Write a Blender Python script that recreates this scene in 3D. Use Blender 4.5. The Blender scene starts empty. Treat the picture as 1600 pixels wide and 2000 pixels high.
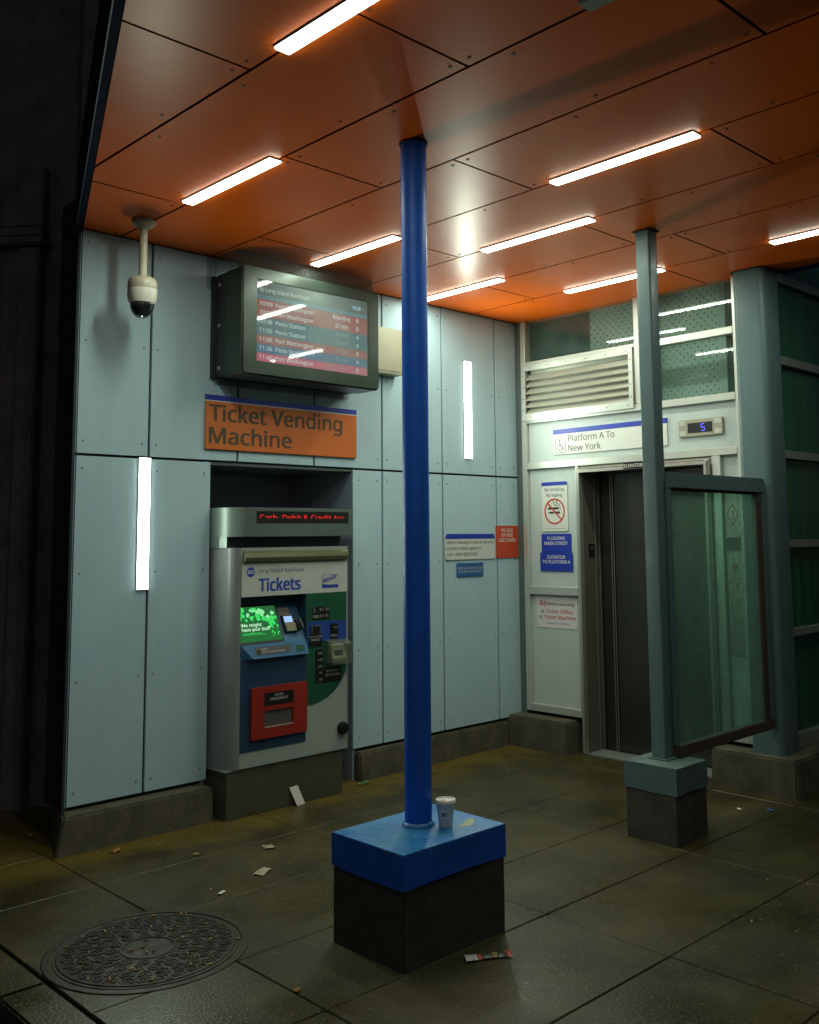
import bpy, bmesh, math, random, os
from mathutils import Vector
random.seed(7)
sc = bpy.context.scene
col = sc.collection
R = math.radians

# ------------------------------------------------------------------ camera, world, exposure
cam = bpy.data.cameras.new('camera')
cam_o = bpy.data.objects.new('camera', cam)
col.objects.link(cam_o)
YAW, PITCH, ROLL = 0.7783, 0.1049, -0.0105
_f = Vector((math.sin(YAW) * math.cos(PITCH), math.cos(YAW) * math.cos(PITCH), math.sin(PITCH)))
_r0 = Vector((math.cos(YAW), -math.sin(YAW), 0))
_u0 = _r0.cross(_f)
_r = math.cos(ROLL) * _r0 + math.sin(ROLL) * _u0
_u = -math.sin(ROLL) * _r0 + math.cos(ROLL) * _u0
from mathutils import Matrix
_m = Matrix((_r, _u, -_f)).transposed().to_4x4()
_m.translation = Vector((-6.0706, -5.2857, 1.64))
cam_o.matrix_world = _m
cam.sensor_fit = 'VERTICAL'
cam.sensor_height = 36.0
cam.lens = 36.0 * 1895.17 / 2000.0
cam.shift_x = -65.79 / 2000.0
cam.shift_y = -149.67 / 2000.0
cam.clip_start = 0.05
cam.clip_end = 500.0
sc.camera = cam_o

world = bpy.data.worlds.new('World')
sc.world = world
world.use_nodes = True
wn = world.node_tree
sky = wn.nodes.new('ShaderNodeTexSky')
sky.sky_type = 'NISHITA'
sky.sun_disc = False
sky.sun_elevation = R(24)
sky.sun_rotation = R(215)
wn.links.new(sky.outputs[0], wn.nodes['Background'].inputs[0])
wn.nodes['Background'].inputs[1].default_value = 0.010     # night: the street is nearly black

sc.view_settings.view_transform = 'Standard'
sc.view_settings.look = 'None'
sc.view_settings.exposure = 0.0
sc.view_settings.gamma = 1.0
sc.cycles.max_bounces = 6
sc.cycles.diffuse_bounces = 4
sc.cycles.glossy_bounces = 3
sc.cycles.transparent_max_bounces = 12
sc.cycles.caustics_reflective = False
sc.cycles.caustics_refractive = False
sc.cycles.sample_clamp_indirect = 6.0

LAMP_COLOR = (0.88, 1.0, 0.84)
LAMP_POWER = 57.0

# ------------------------------------------------------------------ materials
MATS = {}
def mat(name, color, rough=0.5, metal=0.0, spec=0.5, var=0.0, vscale=8.0, color2=None, bump=0.0, bscale=200.0,
        rvar=0.0, rscale=6.0, emit=0.0, emit_color=None, coat=0.0, streak=0.0, speck=0.0, speck_scale=90.0, speck_color=(0.3, 0.28, 0.2)):
    m = bpy.data.materials.new(name)
    m.use_nodes = True
    nt = m.node_tree; N = nt.nodes; L = nt.links
    b = N['Principled BSDF']
    b.inputs['Base Color'].default_value = (*color, 1)
    b.inputs['Roughness'].default_value = rough
    b.inputs['Metallic'].default_value = metal
    b.inputs['Specular IOR Level'].default_value = spec
    if coat:
        b.inputs['Coat Weight'].default_value = coat
        b.inputs['Coat Roughness'].default_value = 0.15
    tc = N.new('ShaderNodeTexCoord')
    vec = tc.outputs['Object']
    src = None
    if var > 0 or color2:
        n = N.new('ShaderNodeTexNoise'); n.inputs['Scale'].default_value = vscale
        n.inputs['Detail'].default_value = 4; n.inputs['Roughness'].default_value = 0.65
        L.new(vec, n.inputs['Vector'])
        c2 = color2 or tuple(c * (1 - var) for c in color)
        mix = N.new('ShaderNodeMix'); mix.data_type = 'RGBA'
        ramp = N.new('ShaderNodeValToRGB')
        ramp.color_ramp.elements[0].position = 0.35; ramp.color_ramp.elements[1].position = 0.68
        L.new(n.outputs['Fac'], ramp.inputs['Fac'])
        L.new(ramp.outputs['Color'], mix.inputs['Factor'])
        mix.inputs['A'].default_value = (*color, 1); mix.inputs['B'].default_value = (*c2, 1)
        src = mix.outputs['Result']
    if streak > 0:
        mp = N.new('ShaderNodeMapping'); mp.inputs['Scale'].default_value = (14, 14, 0.7)
        L.new(vec, mp.inputs['Vector'])
        n = N.new('ShaderNodeTexNoise'); n.inputs['Scale'].default_value = 1.6; n.inputs['Detail'].default_value = 5
        L.new(mp.outputs[0], n.inputs['Vector'])
        ramp = N.new('ShaderNodeValToRGB')
        ramp.color_ramp.elements[0].position = 0.52; ramp.color_ramp.elements[1].position = 0.75
        L.new(n.outputs['Fac'], ramp.inputs['Fac'])
        mul = N.new('ShaderNodeMath'); mul.operation = 'MULTIPLY'; mul.inputs[1].default_value = streak
        L.new(ramp.outputs['Color'], mul.inputs[0])
        mix = N.new('ShaderNodeMix'); mix.data_type = 'RGBA'
        L.new(mul.outputs[0], mix.inputs['Factor'])
        if src: L.new(src, mix.inputs['A'])
        else: mix.inputs['A'].default_value = (*color, 1)
        mix.inputs['B'].default_value = (color[0] * 0.45, color[1] * 0.42, color[2] * 0.34, 1)
        src = mix.outputs['Result']
    if speck > 0:
        v = N.new('ShaderNodeTexNoise'); v.inputs['Scale'].default_value = speck_scale; v.inputs['Detail'].default_value = 2
        L.new(vec, v.inputs['Vector'])
        ramp = N.new('ShaderNodeValToRGB')
        ramp.color_ramp.elements[0].position = 0.60; ramp.color_ramp.elements[1].position = 0.72
        L.new(v.outputs['Fac'], ramp.inputs['Fac'])
        mul = N.new('ShaderNodeMath'); mul.operation = 'MULTIPLY'; mul.inputs[1].default_value = speck
        L.new(ramp.outputs['Color'], mul.inputs[0])
        mix = N.new('ShaderNodeMix'); mix.data_type = 'RGBA'
        L.new(mul.outputs[0], mix.inputs['Factor'])
        if src: L.new(src, mix.inputs['A'])
        else: mix.inputs['A'].default_value = (*color, 1)
        mix.inputs['B'].default_value = (*speck_color, 1)
        src = mix.outputs['Result']
    if src:
        L.new(src, b.inputs['Base Color'])
    if rvar > 0:
        n = N.new('ShaderNodeTexNoise'); n.inputs['Scale'].default_value = rscale; n.inputs['Detail'].default_value = 5
        L.new(vec, n.inputs['Vector'])
        mr = N.new('ShaderNodeMapRange')
        mr.inputs['From Min'].default_value = 0.3; mr.inputs['From Max'].default_value = 0.7
        mr.inputs['To Min'].default_value = max(0.02, rough - rvar); mr.inputs['To Max'].default_value = min(1, rough + rvar)
        L.new(n.outputs['Fac'], mr.inputs['Value'])
        L.new(mr.outputs[0], b.inputs['Roughness'])
    if bump > 0:
        n = N.new('ShaderNodeTexNoise'); n.inputs['Scale'].default_value = bscale; n.inputs['Detail'].default_value = 4
        L.new(vec, n.inputs['Vector'])
        bp = N.new('ShaderNodeBump'); bp.inputs['Strength'].default_value = bump; bp.inputs['Distance'].default_value = 0.004
        L.new(n.outputs['Fac'], bp.inputs['Height'])
        L.new(bp.outputs[0], b.inputs['Normal'])
    if emit > 0:
        b.inputs['Emission Color'].default_value = (*(emit_color or color), 1)
        b.inputs['Emission Strength'].default_value = emit
    MATS[name] = m
    return m

def glass_mat(name, tint, haze=0.0, haze_color=(0.2, 0.3, 0.25), rough=0.02, base_reflect=0.06, hscale=3.0, stretch=(1, 1, 1), refl=1.0):
    m = bpy.data.materials.new(name); m.use_nodes = True
    nt = m.node_tree; N = nt.nodes; L = nt.links
    N.remove(N['Principled BSDF'])
    out = N['Material Output']
    tr = N.new('ShaderNodeBsdfTransparent'); tr.inputs[0].default_value = (*tint, 1)
    gl = N.new('ShaderNodeBsdfGlossy'); gl.inputs['Roughness'].default_value = rough
    gl.inputs[0].default_value = (1, 1, 1, 1)
    fr = N.new('ShaderNodeFresnel'); fr.inputs['IOR'].default_value = 1.5
    ad = N.new('ShaderNodeMath'); ad.operation = 'ADD'; ad.inputs[1].default_value = base_reflect - 0.04; ad.use_clamp = True
    L.new(fr.outputs[0], ad.inputs[0])
    ge = N.new('ShaderNodeNewGeometry')          # reflect once, at the entry face
    fb = N.new('ShaderNodeMath'); fb.operation = 'MULTIPLY_ADD'; fb.inputs[1].default_value = -refl; fb.inputs[2].default_value = refl
    L.new(ge.outputs['Backfacing'], fb.inputs[0])
    fm = N.new('ShaderNodeMath'); fm.operation = 'MULTIPLY'
    L.new(ad.outputs[0], fm.inputs[0]); L.new(fb.outputs[0], fm.inputs[1])
    mx = N.new('ShaderNodeMixShader')
    L.new(fm.outputs[0], mx.inputs[0]); L.new(tr.outputs[0], mx.inputs[1]); L.new(gl.outputs[0], mx.inputs[2])
    last = mx
    if haze > 0:
        tc = N.new('ShaderNodeTexCoord')
        mp = N.new('ShaderNodeMapping'); mp.inputs['Scale'].default_value = stretch
        L.new(tc.outputs['Object'], mp.inputs['Vector'])
        n = N.new('ShaderNodeTexNoise'); n.inputs['Scale'].default_value = hscale; n.inputs['Detail'].default_value = 8
        n.inputs['Roughness'].default_value = 0.7
        L.new(mp.outputs[0], n.inputs['Vector'])
        mr = N.new('ShaderNodeMapRange')
        mr.inputs['From Min'].default_value = 0.3; mr.inputs['From Max'].default_value = 0.8
        mr.inputs['To Min'].default_value = haze * 0.25; mr.inputs['To Max'].default_value = haze
        L.new(n.outputs['Fac'], mr.inputs['Value'])
        df = N.new('ShaderNodeBsdfDiffuse'); df.inputs[0].default_value = (*haze_color, 1)
        m2 = N.new('ShaderNodeMixShader')
        L.new(mr.outputs[0], m2.inputs[0]); L.new(mx.outputs[0], m2.inputs[1]); L.new(df.outputs[0], m2.inputs[2])
        last = m2
    L.new(last.outputs[0], out.inputs[0])
    MATS[name] = m
    return m

def emit_mat(name, color, strength):
    m = bpy.data.materials.new(name); m.use_nodes = True
    nt = m.node_tree
    nt.nodes.remove(nt.nodes['Principled BSDF'])
    e = nt.nodes.new('ShaderNodeEmission')
    e.inputs[0].default_value = (*color, 1); e.inputs[1].default_value = strength
    nt.links.new(e.outputs[0], nt.nodes['Material Output'].inputs[0])
    MATS[name] = m
    return m

def S(r, g, b):   # sRGB 0-255 -> linear
    f = lambda c: (c / 255 / 12.92) if c / 255 <= 0.04045 else ((c / 255 + 0.055) / 1.055) ** 2.4
    return (f(r), f(g), f(b))

mat('panel', (0.42, 0.59, 0.655), rough=0.5, spec=0.3, var=0.07, vscale=2.5, bump=0.04, bscale=320, streak=0.10, speck=0.3, speck_scale=120, speck_color=(0.33, 0.48, 0.53))
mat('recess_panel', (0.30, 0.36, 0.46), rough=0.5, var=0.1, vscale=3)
mat('joint_black', (0.008, 0.009, 0.009), rough=0.8)
mat('orange', (0.96, 0.160, 0.006), rough=0.33, spec=0.17, color2=(0.84, 0.130, 0.005), vscale=0.9, speck=0.14, speck_scale=150, speck_color=(0.4, 0.07, 0.006))
MATS['orange'].node_tree.nodes['Principled BSDF'].inputs['Specular Tint'].default_value = (1.0, 0.74, 0.42, 1)   # tints the ceiling's reflections warm orange
mat('rivet_orange', (0.16, 0.05, 0.02), rough=0.5)
mat('rivet_grey', (0.20, 0.26, 0.27), rough=0.5)
mat('fascia_blue', (0.008, 0.018, 0.050), rough=0.8, spec=0.08, var=0.3)
mat('trim_dark', (0.03, 0.06, 0.075), rough=0.5, var=0.3)
mat('blue_paint', (0.012, 0.120, 0.62), rough=0.45, spec=0.35, rvar=0.08, rscale=14, var=0.18, vscale=5, bump=0.08, bscale=60, streak=0.22, speck=0.35, speck_scale=38, speck_color=(0.008, 0.07, 0.42))
mat('blue_top_lit', (0.012, 0.125, 0.40), rough=0.38, rvar=0.14, rscale=10, color2=(0.03, 0.20, 0.36), vscale=7, bump=0.12, bscale=50, speck=0.3, speck_scale=26, speck_color=(0.03, 0.13, 0.28))  # cap blue with the cyan of reflected lamps mixed into its colour
mat('grey_paint', (0.088, 0.150, 0.155), rough=0.46, rvar=0.1, rscale=8, var=0.15, vscale=4, bump=0.05, bscale=90, streak=0.25)
mat('grey_paint_top', (0.12, 0.19, 0.185), rough=0.55, color2=(0.08, 0.11, 0.09), vscale=9, bump=0.1, bscale=60)
mat('rust', (0.075, 0.035, 0.018), rough=0.75, color2=(0.045, 0.045, 0.04), vscale=22, bump=0.2, bscale=120)
mat('dark_concrete', (0.062, 0.056, 0.042), rough=0.85, color2=(0.034, 0.031, 0.024), vscale=6, bump=0.25, bscale=170, streak=0.35, speck=0.3, speck_scale=110, speck_color=(0.07, 0.065, 0.05))
mat('concrete', (0.105, 0.092, 0.058), rough=0.85, color2=(0.050, 0.046, 0.032), vscale=7, bump=0.5, bscale=130, streak=0.7, speck=0.25, speck_scale=120, speck_color=(0.16, 0.14, 0.09))
mat('stone_dark', (0.15, 0.135, 0.14), rough=0.9, color2=(0.075, 0.068, 0.07), vscale=5, bump=0.4, bscale=90)
mat('moss', (0.16, 0.13, 0.03), rough=0.95, color2=(0.07, 0.06, 0.02), vscale=18, bump=0.6, bscale=160)
mat('pavement', (0.057, 0.047, 0.0150), rough=0.42, spec=0.30, rvar=0.26, rscale=1.5, color2=(0.019, 0.0180, 0.0078), vscale=2.0, bump=0.6, bscale=90, speck=0.85, speck_scale=60, speck_color=(0.135, 0.108, 0.040))
mat('joint_dirt', (0.020, 0.016, 0.007), rough=0.9)
mat('asphalt', (0.03, 0.03, 0.03), rough=0.4, rvar=0.2, rscale=3, bump=0.8, bscale=180)
mat('iron', (0.034, 0.031, 0.020), rough=0.5, metal=0.1, spec=0.3, rvar=0.15, rscale=14, color2=(0.018, 0.017, 0.012), vscale=14, bump=0.5, bscale=90, speck=0.4, speck_scale=90, speck_color=(0.07, 0.06, 0.035))
mat('white_panel', (0.50, 0.57, 0.54), rough=0.42, spec=0.35, var=0.06, vscale=3, streak=0.12)
mat('alu', (0.62, 0.64, 0.58), rough=0.36, metal=0.55, var=0.1, vscale=6)
mat('alu_grey', (0.30, 0.33, 0.30), rough=0.45, metal=0.4, var=0.2, vscale=6, streak=0.3)
mat('corner_grey', (0.10, 0.13, 0.125), rough=0.5, streak=0.3)
mat('steel', (0.42, 0.41, 0.36), rough=0.36, metal=0.6, rvar=0.05, rscale=20)
mat('dark_steel', (0.066, 0.063, 0.053), rough=0.28, metal=0.65, rvar=0.04, rscale=6)
mat('jamb_steel', (0.17, 0.165, 0.135), rough=0.42, metal=0.35, var=0.15, vscale=4)
mat('black_gap', (0.004, 0.004, 0.004), rough=0.9)
mat('shaft_dark', (0.02, 0.03, 0.028), rough=0.8)
mat('louvre', (0.52, 0.53, 0.44), rough=0.42, metal=0.35, var=0.12, vscale=8)
mat('tvm_side', (0.20, 0.22, 0.22), rough=0.38, var=0.1, vscale=4)
mat('tvm_white', (0.33, 0.38, 0.35), rough=0.42, var=0.06, vscale=4, speck=0.1)
mat('tvm_steel', (0.16, 0.21, 0.19), rough=0.35, metal=0.4, var=0.15, vscale=5)
mat('tvm_neck', (0.03, 0.035, 0.045), rough=0.5)
mat('tvm_base', (0.072, 0.070, 0.042), rough=0.7, var=0.3, vscale=9, bump=0.3, bscale=160, speck=0.3, speck_color=(0.13, 0.12, 0.07))
mat('tvm_visor', (0.28, 0.29, 0.17), rough=0.25, metal=0.7)
mat('tvm_header', (0.52, 0.55, 0.50), rough=0.45, var=0.1, vscale=9, streak=0.15)
mat('tvm_blue', (0.018, 0.052, 0.105), rough=0.42, var=0.2, vscale=6)
mat('tvm_blue_lit', (0.045, 0.155, 0.30), rough=0.38, var=0.15)  # machine blue made brighter: light from above is put into the colour
mat('tvm_green', (0.010, 0.085, 0.042), rough=0.42, var=0.15)
mat('tvm_band', (0.020, 0.055, 0.29), rough=0.42)
mat('tvm_red', (0.30, 0.022, 0.012), rough=0.45, var=0.15, vscale=7)
mat('tvm_black', (0.010, 0.010, 0.009), rough=0.4)
mat('tvm_slot', (0.09, 0.09, 0.085), rough=0.3)
mat('ink_white', (0.60, 0.60, 0.55), rough=0.6)
mat('ink_blue', (0.018, 0.05, 0.36), rough=0.5)
mat('ink_navy', (0.03, 0.07, 0.22), rough=0.5)
mat('ink_black', (0.022, 0.022, 0.020), rough=0.6)
mat('ink_grey', (0.16, 0.165, 0.155), rough=0.6)
mat('ink_red', (0.50, 0.045, 0.02), rough=0.5)
mat('ink_brown', (0.085, 0.055, 0.022), rough=0.6)
mat('sign_orange', (0.62, 0.15, 0.022), rough=0.45, var=0.06, vscale=5)
mat('sign_blue', (0.014, 0.04, 0.38), rough=0.42, var=0.08)
mat('sign_teal', (0.02, 0.11, 0.29), rough=0.45)
mat('sign_white', (0.66, 0.68, 0.62), rough=0.42, var=0.05)
mat('sign_red', (0.56, 0.062, 0.018), rough=0.45, var=0.08)
mat('paper_pink', (0.70, 0.66, 0.66), rough=0.7, var=0.06)
mat('paper', (0.62, 0.60, 0.54), rough=0.8, var=0.12, vscale=30)
mat('paper_dirty', (0.36, 0.30, 0.22), rough=0.85, color2=(0.22, 0.18, 0.12), vscale=40)
mat('cam_cream', (0.55, 0.52, 0.40), rough=0.42, color2=(0.40, 0.37, 0.25), vscale=9, streak=0.3)
mat('cam_white', (0.66, 0.66, 0.58), rough=0.4, streak=0.25)
mat('dome_smoke', (0.012, 0.015, 0.015), rough=0.05, spec=0.8, coat=1.0)
mat('tv_case', (0.030, 0.046, 0.034), rough=0.33, metal=0.3, rvar=0.06, rscale=5, var=0.15, vscale=4)
mat('tv_side', (0.022, 0.027, 0.026), rough=0.5)
mat('mesh_wire', (0.05, 0.06, 0.055), rough=0.6, metal=0.3)
mat('silver_box', (0.40, 0.39, 0.29), rough=0.40, metal=0.3, var=0.15, vscale=5)
mat('lamp_housing', (0.22, 0.25, 0.25), rough=0.4, metal=0.4)
mat('lamp_off', (0.30, 0.36, 0.30), rough=0.35)
mat('cup_white', (0.80, 0.79, 0.77), rough=0.5, var=0.05, vscale=30)
mat('cup_lid', (0.72, 0.72, 0.64), rough=0.35)
mat('tea', (0.50, 0.17, 0.02), rough=0.4)
mat('cup_green', (0.10, 0.20, 0.17), rough=0.6)
mat('leaf_brown', (0.085, 0.055, 0.02), rough=0.8)
mat('leaf_orange', (0.26, 0.115, 0.02), rough=0.7)
mat('leaf_yellow', (0.27, 0.20, 0.05), rough=0.7)
mat('leaf_green', (0.05, 0.12, 0.02), rough=0.6)
mat('wrap_white', (0.45, 0.48, 0.42), rough=0.45)
mat('wrap_black', (0.03, 0.028, 0.022), rough=0.35)
mat('wrap_red', (0.40, 0.05, 0.035), rough=0.4)
mat('grime', (0.20, 0.29, 0.24), rough=0.5)
mat('worn_blue', (0.10, 0.26, 0.40), rough=0.7)
mat('label_black', (0.006, 0.006, 0.006), rough=0.85, spec=0.05)
mat('peel', (0.36, 0.38, 0.24), rough=0.8, var=0.2, vscale=40)
mat('clear_plastic', (0.35, 0.37, 0.32), rough=0.2)
mat('bill_metal', (0.55, 0.53, 0.40), rough=0.3, metal=0.4)
mat('key_beige', (0.34, 0.29, 0.17), rough=0.5)
glass_mat('window_glass', (0.85, 0.93, 0.90), haze=0.16, haze_color=(0.25, 0.40, 0.35), base_reflect=0.05, refl=0.9, rough=0.03)
glass_mat('screen_glass', (0.60, 0.84, 0.75), haze=0.66, haze_color=(0.27, 0.44, 0.36), base_reflect=0.05, hscale=2.2, stretch=(1, 1, 0.5))
glass_mat('side_glass', (0.30, 0.60, 0.42), haze=0.72, haze_color=(0.060, 0.215, 0.125), base_reflect=0.05, hscale=2.2, stretch=(5, 1, 0.35), rough=0.08)
glass_mat('tv_glass', (0.92, 0.95, 0.94), haze=0.34, haze_color=(0.36, 0.42, 0.40), base_reflect=0.05, rough=0.04, refl=0.75)
glass_mat('shield_plastic', (0.82, 0.86, 0.80), haze=0.22, haze_color=(0.4, 0.42, 0.36), base_reflect=0.09)
emit_mat('lamp_glow', LAMP_COLOR, 16.0)
emit_mat('wall_lamp_glow', LAMP_COLOR, 16.0)
emit_mat('scr_bg', S(66, 84, 84), 0.8)
emit_mat('scr_red', S(160, 64, 68), 0.85)
emit_mat('scr_pink', S(196, 68, 104), 0.9)
emit_mat('scr_teal', S(44, 98, 112), 0.85)
emit_mat('scr_blue', S(38, 92, 138), 0.85)
emit_mat('scr_head', S(70, 118, 136), 0.8)
emit_mat('scr_text', S(226, 236, 232), 0.9)
emit_mat('scr_text_dim', S(150, 176, 170), 0.7)
emit_mat('scr_clock', S(190, 226, 255), 1.1)
emit_mat('led_red', (1.0, 0.03, 0.03), 0.9)
emit_mat('led_blue', (0.10, 0.12, 1.0), 2.4)
emit_mat('tvm_green_bg', (0.022, 0.14, 0.04), 1.0)
emit_mat('tvm_green_hi', (0.05, 0.72, 0.13), 1.0)
emit_mat('tvm_green_pale', (0.28, 0.82, 0.36), 1.0)
emit_mat('tvm_green_text', (0.62, 1.0, 0.66), 1.1)
emit_mat('reader_screen', (0.35, 0.55, 0.95), 1.1)

# algae and damp along the foot of the walls: a stain with a ragged edge
nt = MATS['pavement'].node_tree; N = nt.nodes; L = nt.links; b = N['Principled BSDF']
tc = N.new('ShaderNodeTexCoord'); sx = N.new('ShaderNodeSeparateXYZ'); L.new(tc.outputs['Object'], sx.inputs[0])
no = N.new('ShaderNodeTexNoise'); no.inputs['Scale'].default_value = 3.2; no.inputs['Detail'].default_value = 6
L.new(tc.outputs['Object'], no.inputs['Vector'])
ma = N.new('ShaderNodeMath'); ma.operation = 'MULTIPLY_ADD'; ma.inputs[1].default_value = 0.9; L.new(no.outputs['Fac'], ma.inputs[0]); L.new(sx.outputs['Y'], ma.inputs[2])
mr = N.new('ShaderNodeMapRange'); mr.inputs['From Min'].default_value = -0.06; mr.inputs['From Max'].default_value = 0.32; mr.inputs['To Max'].default_value = 0.75
L.new(ma.outputs[0], mr.inputs['Value'])
mx = N.new('ShaderNodeMix'); mx.data_type = 'RGBA'; L.new(mr.outputs[0], mx.inputs['Factor'])
L.new(b.inputs['Base Color'].links[0].from_socket, mx.inputs['A']); mx.inputs['B'].default_value = (0.140, 0.098, 0.018, 1)
L.new(mx.outputs['Result'], b.inputs['Base Color'])
# perforated steel sheet behind the lift glass: dots of a regular grid
m = mat('perforated', (0.54, 0.61, 0.57), rough=0.5, var=0.08, vscale=2)
nt = m.node_tree; N = nt.nodes; L = nt.links
tc = N.new('ShaderNodeTexCoord'); mp = N.new('ShaderNodeMapping'); mp.inputs['Rotation'].default_value = (R(45), 0, 0)
L.new(tc.outputs['Object'], mp.inputs['Vector'])
sx = N.new('ShaderNodeSeparateXYZ'); L.new(mp.outputs[0], sx.inputs[0])
cx = N.new('ShaderNodeCombineXYZ'); L.new(sx.outputs['Y'], cx.inputs['X']); L.new(sx.outputs['Z'], cx.inputs['Y'])
vo = N.new('ShaderNodeTexVoronoi'); vo.voronoi_dimensions = '2D'; vo.inputs['Scale'].default_value = 23.0; vo.inputs['Randomness'].default_value = 0.0
L.new(cx.outputs[0], vo.inputs['Vector'])
lt = N.new('ShaderNodeMath'); lt.operation = 'LESS_THAN'; lt.inputs[1].default_value = 0.17
L.new(vo.outputs['Distance'], lt.inputs[0])
mx = N.new('ShaderNodeMix'); mx.data_type = 'RGBA'
L.new(lt.outputs[0], mx.inputs['Factor'])
b = N['Principled BSDF']
L.new(b.inputs['Base Color'].links[0].from_socket, mx.inputs['A']); mx.inputs['B'].default_value = (0.05, 0.09, 0.08, 1)
L.new(mx.outputs['Result'], b.inputs['Base Color'])

# ------------------------------------------------------------------ mesh helpers
ORG = {}
def org(o):
    while o is not None:
        if o.name in ORG: return ORG[o.name]
        o = o.parent
    return Vector((0, 0, 0))

class MB:
    """collects shapes in world coordinates"""
    def __init__(s): s.bm = bmesh.new()
    def box(s, x0, x1, y0, y1, z0, z1, bevel=0.0, seg=2):
        x0, x1 = sorted((x0, x1)); y0, y1 = sorted((y0, y1)); z0, z1 = sorted((z0, z1))
        v = [s.bm.verts.new(p) for p in ((x0,y0,z0),(x1,y0,z0),(x1,y1,z0),(x0,y1,z0),(x0,y0,z1),(x1,y0,z1),(x1,y1,z1),(x0,y1,z1))]
        f = [s.bm.faces.new([v[i] for i in q]) for q in ((3,2,1,0),(4,5,6,7),(0,1,5,4),(1,2,6,5),(2,3,7,6),(3,0,4,7))]
        if bevel > 0:
            e = list({e for fc in f for e in fc.edges})
            bmesh.ops.bevel(s.bm, geom=e, offset=bevel, segments=seg, affect='EDGES', clamp_overlap=True)
        return s
    def prism(s, poly, a0, a1, axis='z', bevel=0.0):
        """poly 2D ccw; axis z: (x,y); axis y: (x,z); axis x: (y,z)"""
        def P(p, a):
            return {'z': (p[0], p[1], a), 'y': (p[0], a, p[1]), 'x': (a, p[0], p[1])}[axis]
        lo = [s.bm.verts.new(P(p, a0)) for p in poly]; hi = [s.bm.verts.new(P(p, a1)) for p in poly]
        n = len(poly)
        fs = [s.bm.faces.new(lo[::-1]), s.bm.faces.new(hi)]
        for i in range(n):
            fs.append(s.bm.faces.new((lo[i], lo[(i+1) % n], hi[(i+1) % n], hi[i])))
        if bevel > 0:
            e = list({e for fc in fs[:2] for e in fc.edges})
            bmesh.ops.bevel(s.bm, geom=e, offset=bevel, segments=2, affect='EDGES', clamp_overlap=True)
        return s
    def lathe(s, cx, cy, prof, seg=32, sx=1.0, sy=1.0):
        """prof: list of (r,z) bottom to top, closed with caps when r>0"""
        rings = []
        for r, z in prof:
            if r < 1e-6: rings.append([s.bm.verts.new((cx, cy, z))])
            else: rings.append([s.bm.verts.new((cx + sx*r*math.cos(2*math.pi*i/seg), cy + sy*r*math.sin(2*math.pi*i/seg), z)) for i in range(seg)])
        for a, b in zip(rings, rings[1:]):
            for i in range(seg):
                j = (i+1) % seg
                if len(a) == 1 and len(b) == 1: continue
                if len(a) == 1: s.bm.faces.new((a[0], b[j], b[i]))
                elif len(b) == 1: s.bm.faces.new((a[i], a[j], b[0]))
                else: s.bm.faces.new((a[i], a[j], b[j], b[i]))
        if len(rings[0]) > 1: s.bm.faces.new(rings[0][::-1])
        if len(rings[-1]) > 1: s.bm.faces.new(rings[-1])
        return s
    def cyl(s, p0, p1, r, seg=12):
        p0 = Vector(p0); p1 = Vector(p1); d = (p1 - p0).normalized()
        a = d.orthogonal().normalized(); b = d.cross(a)
        lo = []; hi = []
        for i in range(seg):
            t = 2*math.pi*i/seg; o = (a*math.cos(t) + b*math.sin(t)) * r
            lo.append(s.bm.verts.new(p0+o)); hi.append(s.bm.verts.new(p1+o))
        s.bm.faces.new(lo[::-1]); s.bm.faces.new(hi)
        for i in range(seg): s.bm.faces.new((lo[i], lo[(i+1)%seg], hi[(i+1)%seg], hi[i]))
        return s
    def hexa(s, pts):
        """8 points: bottom 4 ccw, top 4 ccw"""
        v = [s.bm.verts.new(p) for p in pts]
        for q in ((3,2,1,0),(4,5,6,7),(0,1,5,4),(1,2,6,5),(2,3,7,6),(3,0,4,7)): s.bm.faces.new([v[i] for i in q])
        return s
    def build(s, name, m, parent=None, smooth=False):
        bmesh.ops.recalc_face_normals(s.bm, faces=s.bm.faces)
        L0 = org(parent)
        bmesh.ops.translate(s.bm, verts=s.bm.verts, vec=-L0)
        me = bpy.data.meshes.new(name); s.bm.to_mesh(me); s.bm.free()
        me.materials.append(MATS[m])
        if smooth:
            me.polygons.foreach_set('use_smooth', [True]*len(me.polygons))
            me.set_sharp_from_angle(angle=R(smooth if smooth is not True else 40))
        o = bpy.data.objects.new(name, me); col.objects.link(o)
        o.parent = parent
        return o

def thing(name, loc, label, cat, group=None):
    o = bpy.data.objects.new(name, None); col.objects.link(o)
    o.empty_display_size = 0.1
    o.location = loc; ORG[o.name] = Vector(loc)
    o['label'] = label; o['category'] = cat
    if group: o['group'] = group
    return o
def struct(o):
    o['kind'] = 'structure'; return o
def stuff(o):
    o['kind'] = 'stuff'; return o
def tag(o, label, cat, group=None):
    o['label'] = label; o['category'] = cat
    if group: o['group'] = group
    return o
def rrect(x0, x1, z0, z1, r, seg=6):
    pts = []
    for cx_, cz_, a0 in ((x1-r, z0+r, -90), (x1-r, z1-r, 0), (x0+r, z1-r, 90), (x0+r, z0+r, 180)):
        for i in range(seg+1):
            a = R(a0 + 90*i/seg); pts.append((cx_ + r*math.cos(a), cz_ + r*math.sin(a)))
    return pts

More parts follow.
